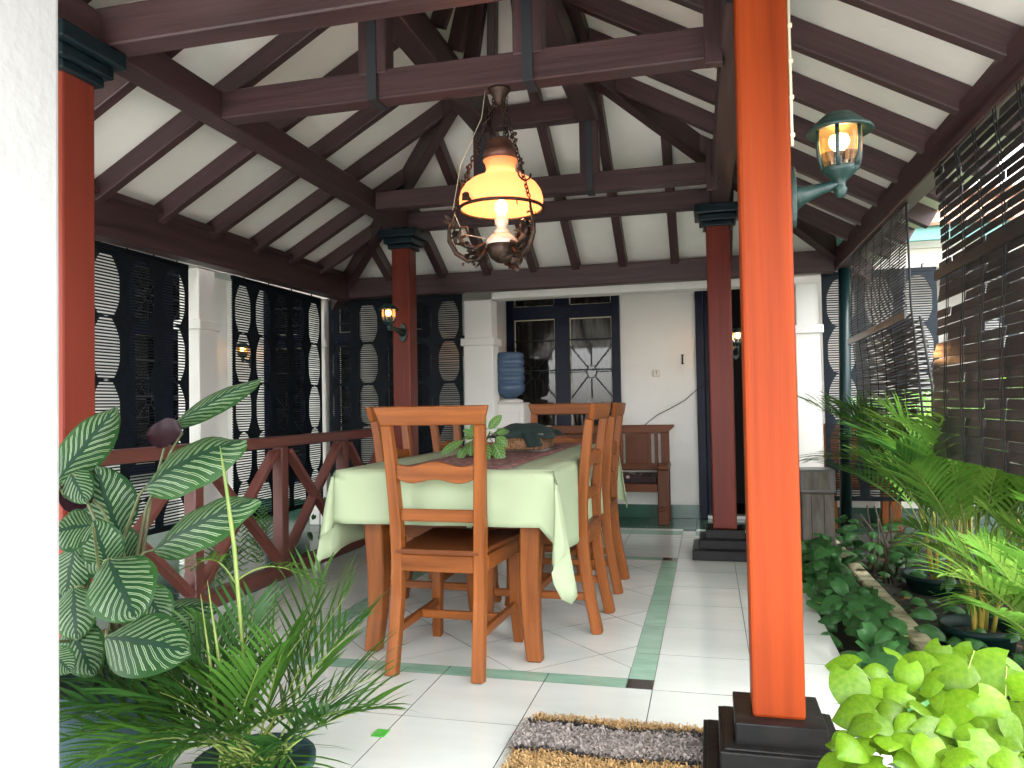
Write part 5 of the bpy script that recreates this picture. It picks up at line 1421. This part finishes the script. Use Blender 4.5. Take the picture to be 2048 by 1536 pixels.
sw = thing('light_switch', 'square ivory light switch on the white wall', 'light switch', (-.45, 7.09, 1.31))
obj('plate', MB().span(-.483, -.417, 7.088, 7.0995, 1.277, 1.343), M['ivory'], sw, .004, 2)
obj('rocker', MB().span(-.474, -.426, 7.083, 7.0875, 1.287, 1.333), M['plasticwhite'], sw, .002)
obj('switch_mark', MB().span(-.452, -.448, 7.0815, 7.0828, 1.296, 1.324).span(-.462, -.438, 7.0815, 7.0828, 1.324, 1.327), M['cord'], sw)
hk = obj('wall_hook', MB().span(-.222, -.210, 7.084, 7.0995, 1.386, 1.470).span(-.228, -.204, 7.086, 7.0995, 1.462, 1.472).span(-.228, -.204, 7.086, 7.0995, 1.384, 1.394), M['black'], bevel=.002)
tag(hk, 'small dark metal hook on the white wall right of the switch', 'wall hook')
cb = obj('loose_cable', MB().tube([(-.60, 7.04, .80), (-.56, 7.06, .845), (-.45, 7.075, .93), (-.33, 7.08, .99), (-.20, 7.08, 1.06), (-.10, 7.06, 1.15), (.0, 7.04, 1.22), (.05, 7.0, 1.27)], .0035, 5), M['cord'])
tag(cb, 'thin black cable slung across the white wall above the bench', 'cable')

# ================================================================ right side odds and ends
bi = thing('litter_bin', 'weathered square bin with a grey swing lid at the planting bed', 'bin', (.70, 5.62, -.12))
obj('bin_body', MB().span(.595, .80, 5.52, 5.74, -.12, .415), M['binwood'], bi, .006)
for x in (.655, .735): obj('plank_joint', MB().span(x - .002, x + .002, 5.5175, 5.5195, -.10, .41), M['dark'], bi)
obj('bin_lid', MB().span(.585, .81, 5.51, 5.75, .416, .575), M['bingrey'], bi, .012, 2)
obj('swing_flap', MB().prism([(.605, .442), (.775, .442), (.765, .56), (.605, .56)], (0, 5.5065, 0), (1, 0, 0), (0, 0, 1), (0, 1, 0), .005), M['binwood'], bi, .003)
dp = thing('downpipe', 'dark green rain pipe ending above the planting bed', 'rain pipe', (.955, 6.03, .05))
obj('pipe', MB().tube([(.985, 6.03, 2.0), (.965, 6.03, 1.0), (.945, 6.03, .05)], .041, 16), M['pipe'], dp)
cn = MB()
for i in range(6):
    z = .035 - i * .03
    cn.tube([(.945 + (.009 * math.cos(a) if i % 2 else 0), 6.03 + (0 if i % 2 else .009 * math.cos(a)), z + .019 * math.sin(a)) for a in [2 * math.pi * k / 8 for k in range(8)]], .0035, 5, closed=True)
obj('rain_chain', cn, M['black'], dp)
fsb = obj('floor_sticker', MB().span(-1.066, -1.022, 2.285, 2.338, .0012, .004), mat('green_sticker', (.05, .36, .04), .4, (.10, .45, .07), nscale=20))
tag(fsb, 'small bright green square stuck on a floor tile', 'sticker')

# shaggy mat in front of the post
mt = thing('shaggy_mat', 'shaggy rag mat in grey and tan stripes beside the black plinth', 'mat', (-.30, 2.2, 0))
MX0, MX1, MY0, MY1 = -.585, -.035, 1.75, 2.525
obj('backing', MB().span(MX0 + .01, MX1 - .01, MY0 + .01, MY1 - .01, .001, .008), M['matblack'], mt)
pile = MB(); rg = random.Random(3)
for i in range(9500):
    x = rg.uniform(MX0, MX1); y = rg.uniform(1.95, MY1)
    wob = .012 * math.sin(x * 17) + rg.uniform(-.008, .008)
    yy = y + wob
    k = 2 if yy > 2.475 else 1 if yy > 2.448 else 0 if yy > 2.275 else 1 if yy > 2.25 else 2
    if k == 0 and rg.random() < .06: k = 1
    L = rg.uniform(.02, .045); a = rg.uniform(0, 6.283) if k != 0 else rg.gauss(math.pi, .8)
    d = Vector((math.cos(a), math.sin(a) * .6, 0)) * L; w = rg.uniform(.0016, .0036) * (1.6 if k == 0 else .8)
    s_ = Vector((-d.y, d.x, 0)).normalized() * w
    p = Vector((x, y, .006)); h1 = rg.uniform(.012, .022)
    b0 = len(pile.v)
    pile.v += [p - s_, p + s_, p + d * .5 + s_ + Vector((0, 0, h1)), p + d * .5 - s_ + Vector((0, 0, h1)), p + d + Vector((0, 0, h1 * rg.uniform(.3, .9)))]
    pile.face((b0, b0 + 1, b0 + 2, b0 + 3), None, False, k); pile.face((b0 + 3, b0 + 2, b0 + 4), None, False, k)
obj('pile', pile, [M['matgrey'], M['matblack'], M['mattan']], mt, kind='stuff')
